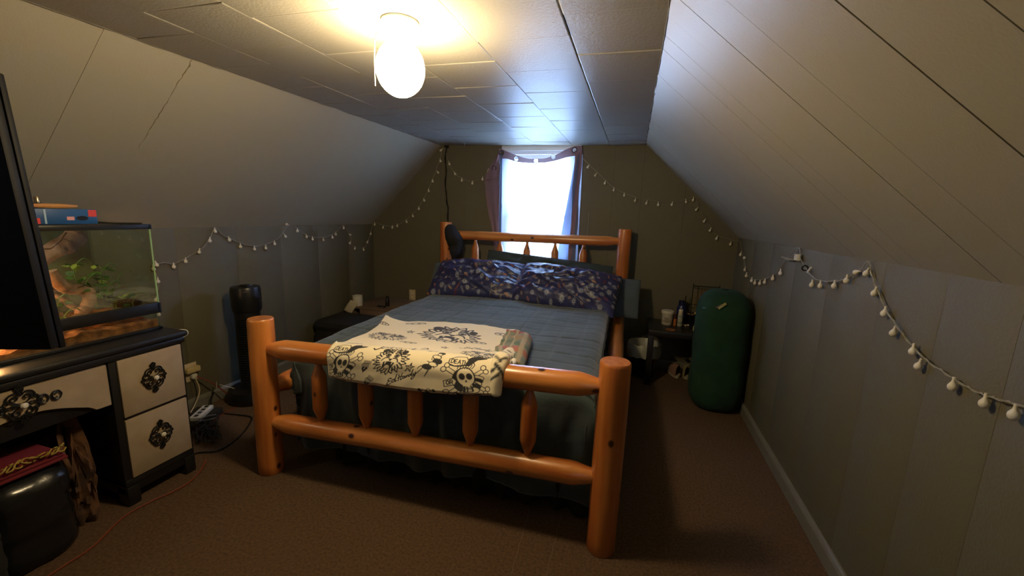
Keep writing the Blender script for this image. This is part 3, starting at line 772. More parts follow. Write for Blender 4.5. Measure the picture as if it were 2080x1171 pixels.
# black lumpy travel pillow hung on the headboard's left post
m_ = MB(); pts = []; rad = []
for i in range(22):
    t = i/21; g = PI*.15+t*PI*1.15
    pts.append(bt(-BW/2+.10-.055*math.cos(g*1.0)*.5, BL-.06-.02*math.sin(t*9), 1.20-.30*t)); rad.append((.025+.05*math.sin(PI*min(1, t*1.05+.05))**.6)*(1+.15*nz(t*8, 3)))
m_.tube(pts, rad, 20); tp = m_.build('travel_cushion', M_blackm)
tag(tp, 'black lumpy padded cushion hung beside the headboard\'s left post', 'cushion')

# ================================================================== CEILING LAMP
LX, LY = -.764, 1.257; LZ = zc(LX, LY)
lamp = thing('ceiling_lamp', 'lit round globe ceiling lamp with a short pull string', 'lamp', (LX, LY, LZ))
MB().lathe([(.058, 0), (.06, -.008), (.052, -.022), (.036, -.03), (.034, -.05), (.03, -.052)][::-1], (LX, LY, LZ-.001), 28).build('socket', M_white, lamp)
prof = [(.002, -.0)]
gl = [(.030, 1.905), (.034, 1.88)]
for i in range(1, 24):
    t = i/23; g = .5+t*(PI-.5); gl.append((.0775*math.sin(g), 1.7775+.086*math.cos(g)))
gm = MB().lathe([(max(.0008, r), z) for r, z in gl][::-1], (LX, LY, 0), 36).build('globe', mat_emit('lit_opal_glass', LAMP_COL, LAMP_EMIT), lamp)
m_ = MB(); m_.tube([(LX-.062, LY-.02, 1.885), (LX-.075, LY-.02, 1.875), (LX-.080, LY-.02, 1.86)], .003, 6); m_.build('pull_chain', M_metal, lamp)
MB().tube([(LX-.080, LY-.02, 1.86), (LX-.083, LY-.02, 1.80), (LX-.082, LY-.02, 1.725)], .0014, 6).build('pull_string', M_white, lamp)

# ================================================================== CURTAIN
cur = thing('curtain', 'thin mauve grommet curtain pinned unevenly over the bright window', 'curtain', (-.86, YB-.03, .75))
M_cur = mat_curtain('sheer_curtain', (.50, .50, .62), .8, .20); M_hem = mat_curtain('mauve_hem', (.25, .175, .21), .13, .0); M_dbl = mat_curtain('doubled_sheer', (.22, .27, .40), .5, .0)
toppx = [(1013, 300), (1030, 308), (1050, 316), (1070, 322), (1090, 323), (1110, 321), (1130, 314), (1150, 304), (1165, 298), (1182, 297)]
botpx = [(1013, 323), (1030, 323), (1050, 329), (1070, 331), (1090, 331), (1110, 330), (1130, 326), (1150, 320), (1165, 317), (1184, 314)]
TP = spline([at(u, v, y=YB-.035) for u, v in toppx], 8); BP = spline([at(u, v, y=YB-.035) for u, v in botpx], 8)
grom = [(1019, 311), (1049, 323), (1089, 327), (1124, 319), (1167, 305)]
G3 = [at(u, v, y=YB-.035) for u, v in grom]
nu, nv = 260, 26; vs = []; fs = []
for j in range(nv):
    for i in range(nu): vs.append((samp(TP, i/(nu-1)).lerp(samp(BP, i/(nu-1)), j/(nv-1)))+Vector((0, .004*math.sin(i*.15), 0)))
for j in range(nv-1):
    for i in range(nu-1):
        c = (vs[j*nu+i]+vs[(j+1)*nu+i+1])/2
        if all((Vector((c.x-g.x, 0, c.z-g.z))).length > .019 for g in G3): fs.append((j*nu+i, j*nu+i+1, (j+1)*nu+i+1, (j+1)*nu+i))
MB().add([v[:] for v in vs], fs).build('hem', M_hem, cur)
def torus(c, R_, r, name, material, parent, ax='y', n=24, sq=1):
    m_ = MB(); pts = [Vector(c)+Vector((R_*math.cos(2*PI*k/n)*sq, 0, R_*math.sin(2*PI*k/n))) for k in range(n+1)] if ax == 'y' else [Vector(c)+Vector((R_*math.cos(2*PI*k/n), R_*math.sin(2*PI*k/n)*sq, 0)) for k in range(n+1)]
    return m_.tube(pts, r, 8, cap=False).build(name, material, parent)
for i, g in enumerate(G3): torus(g+Vector((0, -.004, 0)), .021, .0035, 'grommet', M_iron if i in (0, 4) else M_metal, cur)
g0 = at(1004, 342, y=YB-.03); torus(g0+Vector((0, -.008, 0)), .021, .0035, 'grommet', M_iron, cur)
# main sheer panel below the hem
def sheer(a, b):
    t = samp(BP, a); z = t.z+(.74-t.z)*b; x = t.x+(-.02*(1-a)+.01*a)*b
    fold = (.010*math.sin(a*38+nz(a*4, b*2)*2)+.02*nz(a*5, b*1.5, 3))*min(1, b*4)
    fold += .02*math.exp(-((a-(.85-.25*b))/.03)**2)*min(1, b*3)
    return Vector((x, t.y+.006+fold*.7, z+.004))
MB().grid(sheer, 150, 60).build('panel', M_cur, cur)
# doubled fabric folds at both sides of the panel
def dfold(us, ue, side):
    def f(a, b):
        u = us[0]+(us[1]-us[0])*b; v_ = ue[0]+(ue[1]-ue[0])*b; p = at(u+(v_-u)*a, 320, y=YB-.05); p.z = 1.87+(.76-1.87)*b; p.y += .006*math.sin(a*9+b*3)
        return p
    MB().grid(f, 10, 40).build('fabric_fold', M_dbl, cur)
dfold((1170, 1135), (1180, 1182), 1); dfold((1015, 1018), (1020, 1026), -1)
# heavier right-hand side hem and left flap folded over
def sidehem(a, b): t = at(1172+14*a-3*b, 314+(560-314)*b, y=YB-.05); t.z = 1.895+(.78-1.895)*b; t.x = -.545+.062*a-.0*b+.006*math.sin(b*14); return t
MB().grid(sidehem, 4, 40).build('side_hem', M_hem, cur)
fpx = [[(1015, 305), (1017, 305)], [(996, 338), (1015, 335)], [(984, 366), (1017, 362)], [(986, 380), (1018, 385)], [(991, 430), (1020, 430)], [(1000, 470), (1021, 475)], [(1008, 540), (1022, 540)]]
FL = spline([at(*p[0], y=YB-.03) for p in fpx], 8); FR = spline([at(*p[1], y=YB-.03) for p in fpx], 8)
MB().grid(lambda a, b: samp(FL, b).lerp(samp(FR, b), a)+Vector((0, .010*math.sin(a*9)+.006*math.sin(b*20), 0)), 14, 50).build('side_flap', M_hem, cur)
m_ = MB(); m_.tube([at(u, v, y=YB-.04) for u, v in ((985, 366), (1000, 364), (1014, 360))], .004, 6); m_.build('flap_fold', M_hem, cur)

# ================================================================== STRING LIGHTS
bulb_mb = MB().lathe([(.0006, -.0265), (.006, -.0255), (.0105, -.021), (.0125, -.0145), (.0118, -.008), (.008, -.0015), (.0048, .004), (.0042, .010), (.0042, .018), (.001, .0185)], (0, 0, -.018), 14)
_proto = bulb_mb.build('bulb', M_bulb); bulb_mesh = _proto.data; bpy.data.objects.remove(_proto)
def wp(u, v, w_):
    if w_ == 'L': p = at(u, v, x=XL+.016)
    elif w_ == 'R': p = at(u, v, x=XR-.016); p.y = min(p.y, YB-.018)
    else: p = at(u, v, y=YB-.016); p.x = max(XL+.016, min(XR-.016, p.x))
    if w_ == 'R' or w_ == 'L': 
        if p.y > YB-.018: p.y = YB-.018
    return p
def garland(label, cordpts, bulbs, two=True):
    P = [wp(*c) for c in cordpts]; th_ = thing('string_lights', label, 'string lights', P[0], 'globe string lights pinned around the room')
    sp = spline(P, 10); m_ = MB(); m_.tube(sp, .0017, 6)
    if two: m_.tube([p+Vector((0, 0, .003*math.sin(i*.6))) + (Vector((.0025*math.cos(i*.6), 0, 0))) for i, p in enumerate(sp)], .0014, 6)
    del th_['group']
    m_.build('cord', M_cord, th_)
    stems = MB()
    for b in bulbs:
        u, v, w_ = b[:3]; p = wp(u, v, w_)
        near = min(sp, key=lambda q: (q-(p+Vector((0, 0, .018)))).length)
        o = bpy.data.objects.new('bulb', bulb_mesh); COL.objects.link(o); o.parent = th_
        d = (near-p); ang = Vector((0, 0, 1)).rotation_difference(d.normalized()) if d.length > .004 else Matrix.Identity(3).to_quaternion()
        # bulb body centred on the measured point, neck towards the cord
        q = ang; o.rotation_mode = 'QUATERNION'; o.rotation_quaternion = q; o.scale = (.84,)*3
        neck = p+q@Vector((0, 0, .014)); o.location = neck-Vector(th_.location)-q@Vector((0, 0, -.018+.032-.014)) + q@Vector((0,0,.014))
        n2 = p+q@Vector((0, 0, .013))
        o.location = n2+q@Vector((0, 0, .018-.004))-Vector(th_.location)
        if .004 < (near-n2).length < .07: MB().tube([n2, near], .0011, 5).build('stem', M_cord, th_)
    return th_
L1 = [(318, 652), (322, 625), (319, 600), (322, 572), (311, 541), (322, 536), (340, 534), (351, 537), (368, 530), (391, 517), (410, 505), (425, 487), (437, 463), (452, 477), (470, 486), (488, 494), (510, 500), (530, 499), (545, 495), (560, 488), (572, 477), (589, 455), (604, 465), (622, 478), (640, 483), (660, 482), (680, 474), (697, 458), (706, 470), (713, 484), (712, 496), (721, 503), (738, 504), (748, 488), (755, 465)]
L1 = [a+('L',) for a in L1]+[(759, 452, 'B'), (775, 457, 'B'), (797, 460, 'B'), (812, 456, 'B'), (838, 436, 'B'), (852, 418, 'B'), (864, 398, 'B'), (873, 378, 'B'), (884, 350, 'B'), (893, 325, 'B'), (899, 300, 'B')]
B1 = [(312, 547), (318.5, 539), (353, 543), (377, 532), (404, 513), (426, 490), (437, 471), (466, 488.5), (488.5, 502), (517, 507), (540, 505), (558, 496), (580, 481), (582, 456), (604, 470), (623, 482), (635, 487), (657, 488.5), (675.6, 483), (682, 477), (698, 464), (711.6, 477.5), (710.6, 494.7), (720.7, 506), (738.6, 508), (746, 493), (753, 476), (321, 573), (317, 610), (322, 640)]
B1 = [a+('L',) for a in B1]+[a+('B',) for a in [(761, 457), (778, 463), (797, 463), (807, 460), (826, 451.5), (839, 440), (851, 425), (862, 408), (871, 388.6), (879, 369), (890, 351), (895, 328), (895, 306)]]
garland('globe string lights swagged along the left wall up to the ceiling corner', L1, B1)
L2 = [(903, 300), (910, 325), (922, 350), (938, 362), (960, 369), (982, 360), (992, 345), (1000, 335)]
garland('short run of globe string lights between ceiling corner and curtain left edge', [a+('B',) for a in L2], [a+('B',) for a in [(913, 334), (924.6, 354), (938, 367), (959.6, 373), (980, 365), (991.5, 348.5)]], False)
L3 = [a+('B',) for a in [(1184, 322), (1200, 338), (1213, 350), (1230, 367), (1245, 380), (1268, 392), (1295, 402), (1320, 407), (1345, 410), (1375, 409), (1395, 405), (1412, 401), (1421, 425), (1432, 443), (1445, 462), (1458, 479), (1478, 485), (1493, 490)]] + \
     [a+('R',) for a in [(1503, 492), (1508, 515), (1513, 535), (1516, 555), (1526, 566), (1540, 569), (1556, 566), (1572, 558), (1586, 544), (1600, 524), (1622, 504), (1626, 525), (1634, 543)]]
B3 = [a+('B',) for a in [(1194, 340), (1209, 357), (1228.7, 373), (1246.6, 387), (1268, 398), (1290, 408.6), (1313, 414), (1337, 417), (1364.7, 416.6), (1393.7, 411), (1408, 407), (1414, 427), (1430, 450.4), (1442, 469), (1455.5, 485.5), (1483.6, 497)]]+[a+('R',) for a in [(1504, 518), (1512, 524), (1513, 549), (1516, 561), (1526.7, 571), (1533, 576), (1543, 577), (1553, 574), (1569.4, 567), (1585, 556)]]
g3 = garland('globe string lights from the curtain right edge around the far right corner', L3, B3, False)
MB().tube([wp(u, v, 'R') for u, v in ((1588, 522), (1600, 527), (1612, 528))], [.004, .009, .006], 8).build('cord_bundle', M_cord, g3)
p = wp(1621, 524, 'R'); MB().box(p.x-.012, p.x+.006, p.y-.022, p.y+.022, p.z-.014, p.z+.018, .002).build('battery_tag', mat('white_tag', '#cfcbb8', .5), g3)
L4 = [(1637, 546), (1648, 560), (1662, 569), (1680, 572), (1700, 571), (1720, 566), (1738, 556), (1750, 545), (1764, 532), (1770, 555), (1778, 580), (1790, 607), (1803, 635), (1820, 660), (1838, 685), (1858, 708), (1885, 735), (1912, 753), (1938, 770), (1965, 787), (1990, 799), (2012, 807), (2040, 815), (2075, 825), (2110, 838), (2160, 862)]
B4 = [(1648.7, 580), (1666, 582), (1694, 582), (1719, 571.6), (1738.5, 554), (1759, 556.5), (1775.7, 597), (1795.6, 638), (1814, 678), (1853.8, 715.5), (1865, 745.5), (1934.6, 787), (1999, 821.4), (2058.6, 845), (2130, 880)]
g4 = garland('globe string lights drooping down the near right wall', [a+('R',) for a in L4], [a+('R',) for a in B4])
torus(wp(1635, 545, 'R'), .012, .0035, 'clip', M_black, g4); 
p = wp(1644, 549, 'R'); MB().tube([p+Vector((0, .014, -.014)), p+Vector((0, -.014, .014))], .005, 6).build('connector', M_white, g4)

# black cable dropping from the ceiling corner behind the headboard
m_ = MB(); pts = [at(u, v, y=YB-.014) for u, v in ((907, 296), (905, 320), (906, 350), (905, 380), (908, 410), (910, 425), (910, 450), (912, 480), (912, 520), (914, 560))]
m_.tube(spline(pts, 6), .006, 8); m_.tube([p+Vector((.008*math.sin(i*.7), -.004, 0)) for i, p in enumerate(spline(pts, 6))], .004, 6)
m_.tube([pts[0]+Vector((-.02, 0, -.005)), pts[0]+Vector((.02, 0, -.012))], .012, 8)
tag(m_.build('wall_cable', M_blackm), 'black twisted cable running down the back wall to the headboard', 'cable')
tag(MB().tube(spline([at(u, v, y=YB-.012) for u, v in ((1196, 432), (1195, 455), (1193, 478), (1190, 520))], 5), .002, 6).build('hanging_string', M_cord), 'thin pale string hanging right of the window curtain', 'cord')
p = at(942, 300, y=3.6); tag(MB().tube([(p.x, 3.62, zc(p.x, 3.62)), (p.x, 3.62, zc(p.x, 3.62)-.03), (p.x+.008, 3.62, zc(p.x, 3.62)-.036)], .0022, 6).build('ceiling_hook', M_metal), 'tiny metal hook in the ceiling left of the window', 'hook')

# ================================================================== DESK (left)
DX = -2.02
desk = thing('vanity_desk', 'black kneehole desk with cream drawers and black scroll ornaments', 'desk', (-2.33, .80, 0))
def dbox(name, x0, x1, y0, y1, z0, z1, b=.004, m=M_blackpaint, par=None): return MB().box(x0, x1, y0, y1, z0, z1, b).build(name, m, par or desk)
dbox('desktop', -2.62, DX+.018, .235, 1.372, .700, .730, .012)
dbox('top_moulding', -2.61, DX+.008, .25, 1.36, .672, .700, .006)
for nm, y0, y1 in (('pedestal', 1.062, 1.352), ('pedestal', .255, .545)):
    dbox(nm, -2.60, DX-.006, y0, y1, .055, .672, .003)
    b_ = MB(); b_.box(-2.60, DX-.002, y0+.0, y1, .09, .122, .006)
    # bracket feet with curved toes
    for ya, yb in ((y0, y0+.05), (y1-.05, y1)): b_.box(DX-.07, DX+.002, ya, yb, 0, .09, .008); b_.box(-2.60, -2.53, ya, yb, 0, .09, .008)
    b_.build('plinth', M_blackpaint, desk)
dbox('apron', -2.60, DX-.012, .545, 1.062, .485, .672, .002)
# centre drawer front with the shallow arch
ys = [.555+.495*i/40 for i in range(41)]; lowz = []
for y in ys:
    e = min(y-.555, 1.05-y)
    if e < .045: z = .492
    elif e < .075: z = .492+.022*sm((e-.045)/.03)
    else: z = .514+.050*math.sin(PI*.5*min(1, (e-.075)/.17))
    lowz.append(z)
vs = []; fs = []
for x in (DX-.012, DX+.004):
    for y, z in zip(ys, lowz): vs += [(x, y, z), (x, y, .664)]
n = len(ys)
for i in range(n-1):
    a = 2*i; fs += [(a, a+2, a+3, a+1), (2*n+a, 2*n+a+1, 2*n+a+3, 2*n+a+2), (a, 2*n+a, 2*n+a+2, a+2), (a+1, a+3, 2*n+a+3, 2*n+a+1)]
fs += [(0, 1, 2*n+1, 2*n), (2*n-2, 4*n-2, 4*n-1, 2*n-1)]
cdr = MB().add(vs, fs).build('drawer', M_cream, desk, angle=math.radians(60))
def scrolls(cy, cz, s_, par, wide=False):
    """pierced scroll plate, four-fold mirrored, raised from the drawer front"""
    m_ = MB(); x = DX+.010
    def V(a, b): return (x, cy+a*s_, cz+b*s_)
    base = [[(.02, .08), (.14, .10), (.26, .20), (.30, .34), (.20, .42), (.10, .36), (.14, .26), (.20, .28)],
            [(.06, .42), (.16, .56), (.34, .50), (.42, .34), (.36, .22), (.28, .24)],
            [(.30, .06), (.44, .04), (.52, .16), (.46, .28), (.38, .24), (.42, .14)],
            [(0, .40), (.05, .58), (0, .74)], [(0, .74), (.10, .66), (.06, .56)], [(.04, .80), (.12, .74), (.02, .66)],
            [(.50, .04), (.60, .0), (.54, .10)], [(.08, .04), (.2, .02), (.30, .08)], [(.0, .86), (.05, .80), (.0, .74)]]
    for c in base:
        for sx in (1, -1):
            for sz in (1, -1):
                k = [V(a*sx, b*sz) for a, b in c]; sp = spline(k, 4); nn = len(sp)
                m_.tube(sp, [.0027*s_/.085*(.5+.7*math.sin(PI*i/(nn-1))) for i in range(nn)], 6, squash=1)
    if wide:
        for sx in (1, -1):
            for q in range(2):
                o_ = .62+.42*q
                for g0_ in (0, 1):
                    k = [V(sx*(o_+.2*math.cos(t*.9)*(1-t*.11)), (.28-.03*t)*math.sin(t*.9)*(1 if g0_ else -1)*.9) for t in range(7)]
                    m_.tube(spline(k, 4), .0026, 6)
    o = m_.build('ornament', M_iron, par)
    kn = MB().lathe([(.004, 0), (.005, .008), (.010, .014), (.011, .02), (.007, .025), (.001, .026)], (0, 0, 0), 10)
    kn.v = [(DX+.006+v[2], cy+v[0], cz+v[1]) for v in kn.v]; kn.build('knob', M_crystal, par)
scrolls(.80, .606, .085, cdr, True)
for z0, z1 in ((.410, .667), (.126, .396)):
    d_ = dbox('drawer', DX-.01, DX+.004, 1.088, 1.340, z0, z1, .003, M_cream); scrolls(1.212, (z0+z1)/2+.012, .082, d_)
    d2 = dbox('drawer', DX-.01, DX+.004, .268, .52, z0, z1, .003, M_cream); scrolls(.394, (z0+z1)/2+.012, .082, d2)

# ================================================================== TERRARIUM on the desk
TX0, TX1, TY0, TY1, TZ0, TZ1 = -2.545, -2.12, .70, 1.335, .732, 1.218
ter = thing('terrarium', 'glass reptile terrarium with branches and leaves on the black desk', 'terrarium', ((TX0+TX1)/2, (TY0+TY1)/2, TZ0))
def frame(z0, z1, e, nm, inner=.012):
    m_ = MB()
    for a in ((TX0-e, TX1+e, TY0-e, TY0+inner), (TX0-e, TX1+e, TY1-inner, TY1+e), (TX0-e, TX0+inner, TY0, TY1), (TX1-inner, TX1+e, TY0, TY1)): m_.box(a[0], a[1], a[2], a[3], z0, z1, .003)
    return m_.build(nm, M_black, ter)
frame(TZ0, TZ0+.014, .004, 'base_frame', .02); frame(.812, .862, .006, 'middle_band'); frame(TZ1-.014, TZ1+.008, .006, 'top_frame')
MB().box(TX0, TX1, TY0, TY1, TZ0, TZ0+.006).build('floor_pane', M_black, ter)
MG = mat_glass('terrarium_glass', (.93, .97, .92), .03, .94)
MGE = mat('green_glass_edge', (.25, .42, .2), .2)
for a in ((TX1-.006, TX1-.001, TY0+.004, TY1-.004), (TX0+.001, TX0+.006, TY0+.004, TY1-.004), (TX0+.006, TX1-.006, TY1-.006, TY1-.001), (TX0+.006, TX1-.006, TY0+.001, TY0+.006)):
    MB().box(a[0], a[1], a[2], a[3], TZ0+.006, TZ1-.004).build('glass_pane', MG, ter, smooth=False)
MB().box(TX1-.004, TX1+.0005, TY1-.003, TY1+.0015, .862, TZ1-.014).build('glass_edge', MGE, ter)
# mesh lid
m_ = MB(); m_.box(TX0, TX1, TY0, TY1, TZ1-.004, TZ1+.0005)
lid = m_.build('lid', mat('brown_mesh_lid', '#4c4133', .8), ter)
# painted foam background behind (part)
bgm = mat('mossy_background', '#4d4a38', .9, col2='#5c6448', scale=9, bump=.6, bscale=30)
MB().box(TX0+.008, TX0+.014, TY0+.01, TY1-.01, TZ0+.02, TZ1-.02).build('background', bgm, ter)
M_sub = mat('bark_substrate', '#5a341c', .95, col2='#9a6436', scale=30, bump=1, bscale=70)
def sub(a, b):
    x = TX0+.014+(TX1-.009-TX0-.014)*a; y = TY0+.008+(TY1-TY0-.016)*b
    return (x, y, TZ0+.045+.035*nz(x*8, y*8, 1)+.012*nz(x*30, y*30)+.02*(1-a))
m_ = MB().grid(sub, 60, 80)
# front face of the soil against the glass
m_.grid(lambda a, b: (TX1-.009, TY0+.008+(TY1-TY0-.016)*b, TZ0+.008+(sub(1, b)[2]-TZ0-.008)*a), 8, 80)
m_.grid(lambda a, b: (TX0+.014+(TX1-.009-TX0-.014)*b, TY1-.009, TZ0+.008+(sub(b, 1)[2]-TZ0-.008)*a), 8, 60)
m_.build('substrate', M_sub, ter)
M_drift = mat('driftwood', '#7d5a45', .85, col2='#a98672', scale=14, bump=.9, bscale=40)
def branch(pts, r0, r1, par=ter, seed=1):
    sp = spline(pts, 8); n = len(sp); MB().tube([p+Vector((.004*nz(i*.4, seed), .006*nz(i*.4, seed, 3), .006*nz(i*.4, seed, 7))) for i, p in enumerate(sp)], [(r0+(r1-r0)*i/(n-1))*(1+.25*nz(i*.35, seed, 9)) for i in range(n)], 14).build('branch', M_drift, par)
def tp_(u, v, x): return at(u, v, x=x)
branch([tp_(40, 560, -2.36), tp_(90, 520, -2.38), tp_(130, 498, -2.40), tp_(158, 478, -2.42)], .030, .040, seed=2)
branch([tp_(100, 552, -2.20), tp_(118, 575, -2.22), tp_(140, 588, -2.24), tp_(172, 590, -2.24), tp_(182, 606, -2.23), tp_(172, 630, -2.22), tp_(150, 655, -2.2)], .024, .021, seed=5)
branch([tp_(60, 580, -2.28), tp_(90, 585, -2.28), tp_(130, 610, -2.30), tp_(175, 640, -2.32)], .016, .012, seed=8)
branch([tp_(75, 512, -2.3), tp_(110, 500, -2.33), tp_(135, 472, -2.36)], .004, .003, seed=11)
M_leaf = [mat('leaf_dark', '#2c4a1e', .5), mat('leaf_mid', '#4c6b2c', .5), mat('leaf_pale', '#8a9a44', .5)]
def leaf_at(c, L_, W_, q, m_id):
    m_ = MB(); R = q
    def f(a, b):
        w_ = W_*math.sin(PI*min(1, max(0, b))**.85)*(2*a-1)
        return Vector(c)+R@Vector((w_, b*L_, -.25*L_*b*b+abs(2*a-1)*.15*W_))
    m_.grid(f, 5, 8); o = m_.build('leaf', M_leaf[m_id], ter); return o
R = random.Random(4)
clusters = [((175, 575, -2.26), 14, .05), ((205, 555, -2.26), 10, .045), ((215, 590, -2.28), 8, .035), ((235, 610, -2.28), 12, .05), ((110, 620, -2.24), 14, .045), ((270, 612, -2.25), 8, .04), ((150, 545, -2.30), 8, .045), ((240, 565, -2.35), 5, .03), ((128, 648, -2.2), 8, .035)]
for (u, v, x), n, sp_ in clusters:
    c = tp_(u, v, x)
    for k in range(n):
        cc = c+Vector((R.uniform(-1, 1)*sp_, R.uniform(-1, 1)*sp_*.8, R.uniform(-1, 1)*sp_*.6))
        cc.x = min(cc.x, TX1-.055); cc.y = min(max(cc.y, TY0+.05), TY1-.06); cc.z = max(.80, min(cc.z, TZ1-.06))
        q = Matrix.Rotation(R.uniform(0, 6.28), 3, 'Z')@Matrix.Rotation(R.uniform(-.9, .9), 3, 'X')@Matrix.Rotation(R.uniform(-.6, .6), 3, 'Y')
        leaf_at(cc, R.uniform(.025, .045), R.uniform(.008, .016), q, R.choice((0, 0, 1, 1, 1, 2)))
    MB().tube(spline([c+Vector((0, 0, -.05)), c, c+Vector((.01, .03, .04)), c+Vector((0, .06, .02))], 5), .002, 5).build('vine', M_leaf[1], ter)
# small heat lamp inside, behind the dark screen
hl = bpy.data.lights.new('heat_lamp_glow', 'POINT'); hl.energy = 3.0; hl.color = (1, .45, .16); hl.shadow_soft_size = .02
ho = bpy.data.objects.new('heat_lamp_glow', hl); COL.objects.link(ho); ho.location = (-2.20, .82, .84)
hl2 = bpy.data.lights.new('terrarium_glow', 'POINT'); hl2.energy = 2.5; hl2.color = (1, .86, .62); hl2.shadow_soft_size = .04
ho2 = bpy.data.objects.new('terrarium_glow', hl2); COL.objects.link(ho2); ho2.location = (-2.22, .80, 1.17)

# ---- things on the terrarium
ztop = TZ1+.0085
# flat blue carton, turned a little
def obox(name, c, dx, dy, dz, rz, m_, par=None, b=.0015):
    mb = MB().box(-dx/2, dx/2, -dy/2, dy/2, 0, dz, b); q = Matrix.Rotation(rz, 3, 'Z')
    mb.v = [tuple(q@Vector(v)+Vector(c)) for v in mb.v]; return mb.build(name, m_, par)
carton = thing('blue_carton', 'flat blue cardboard carton with red corners on the terrarium', 'box', (-2.25, 1.03, ztop))
M_blue = mat('blue_card', '#1b4f86', .45); M_red = mat('red_card', '#d8413c', .45)
CR = .06; cc = Vector((-2.235, 1.072, ztop))
obox('body', cc, .10, .225, .060, CR, M_blue, carton)
def on_front(name, dy, z0, z1, wy, m_):
    q = Matrix.Rotation(CR, 3, 'Z'); mb = MB().box(.050, .0508, dy-wy/2, dy+wy/2, z0, z1)
    mb.v = [tuple(q@Vector(v)+cc) for v in mb.v]; return mb.build(name, m_, carton, smooth=False)
on_front('red_label', .096, .030, .058, .028, M_red); on_front('red_label', -.088, .002, .024, .034, M_red)
on_front('small_label', .022, .016, .030, .024, mat('pink_label', '#d89a9a', .5)); on_front('light_stripe', -.055, .002, .058, .006, mat('pale_print', '#9fb8cf', .5))
mb = MB().lathe([(.001, 0), (.018, .0), (.018, .0008), (.001, .0008)], (0, 0, 0), 18, sx=1.1, sy=.5); q = Matrix.Rotation(CR, 3, 'Z')
mb.v = [tuple(q@Vector((.0506+v[2], .060+v[0], .024+v[1]))+cc) for v in mb.v]; mb.build('printed_picture', M_black, carton)
# curved wooden stick lying across
sp = spline([tp_(52, 436, -2.22), tp_(90, 432, -2.23), tp_(120, 427, -2.23), tp_(140, 424, -2.23), tp_(157, 419, -2.24)], 6); sp = [Vector((p.x, p.y, max(p.z, ztop+.071))) for p in sp]; n = len(sp)
tag(MB().tube(sp, [.003+.006*math.sin(PI*(.15+.8*i/(n-1))) for i in range(n)], 10, squash=.6).build('wooden_stick', mat('orange_wood', '#b9803f', .5)), 'curved orange wooden stick lying over the blue carton', 'stick')
# small dark boxes with clutter underneath the stick
obj_ = MB(); obj_.box(-2.30, -2.20, .84, .935, ztop, ztop+.042, .003); tag(obj_.build('black_case', M_black), 'black case left of the blue carton', 'case')
sb = thing('spray_bottle', 'glass spray bottle with black collar and silver cap on the terrarium', 'bottle', (at(77, 420, x=-2.30).x, at(77, 420, x=-2.30).y, ztop))
bc = at(77, 420, x=-2.30); bz = ztop
MB().lathe([(.022, 0), (.024, .004), (.024, .052), (.018, .062), (.010, .068), (.001, .0685)], (bc.x, bc.y, bz), 20).build('bottle_body', mat('smoky_glass', '#2a2722', .12, spec=.8), sb)
MB().lathe([(.0125, 0), (.0125, .014), (.001, .0141)], (bc.x, bc.y, bz+.068), 16).build('collar', M_black, sb)
MB().lathe([(.0085, 0), (.0085, .022), (.007, .024), (.001, .0241)], (bc.x, bc.y, bz+.082), 16).build('cap', mat('brushed_cap', '#b8a78e', .25, metal=.8), sb)
sb.location = (bc.x, bc.y, bz)
for ch in sb.children: pass
# terrarium cable along the lid
tag(MB().tube(spline([Vector((-2.25, 1.155, ztop+.006)), Vector((-2.2, 1.2, ztop+.004)), Vector((-2.18, 1.26, ztop+.003)), Vector((-2.15, 1.325, ztop+.003))], 6), .0028, 6).build('lid_cable', M_black), 'thin black cable along the terrarium lid behind the blue carton', 'cable')

# ================================================================== FLAT SCREEN at left
tv = thing('flat_television', 'black flat television panel at the far left in front of the terrarium', 'television', (-1.85, .60, 0))
tA = Vector((-1.563, .712, .90)); tdir = Vector((-.96, -.28, 0)).normalized(); tn = Vector((tdir.y, -tdir.x, 0))
def tvbox(name, s0, s1, z0, z1, n0, n1, m_, b=.006):
    mb = MB().box(s0, s1, n0, n1, z0, z1, b); lean = .062
    mb.v = [tuple(Vector((tA.x, tA.y, .90))+tdir*(v[0]+lean*v[2]/1.0)+tn*v[1]*1.0+Vector((0, 0, v[2]-.034*v[0]))) for v in mb.v]
    return mb.build(name, m_, tv)
if tn.y > 0: tn = -tn
tvbox('back_shell', 0, .56, 0, .74, -.006, .018, mat('matt_black', (.005, .005, .006), .6, spec=.2))
tvbox('bezel', -.002, .562, -.002, .742, -.022, -.006, mat('satin_black', (.004, .004, .005), .6, spec=.2), .004)
pc = tA+tdir*.36+Vector((0, .0, 0)); MB().tube([(pc.x, pc.y-.05, .02), (pc.x, pc.y-.05, 1.25)], .018, 12).build('stand_pole', M_iron, tv)
MB().tube([(pc.x, pc.y-.05, 1.2), (pc.x, pc.y+.0, 1.2)], .02, 10).build('mount', M_iron, tv)
MB().lathe([(.15, 0), (.15, .012), (.02, .02), (.001, .021)], (pc.x, pc.y-.05, 0), 28).build('stand_base', M_iron, tv)

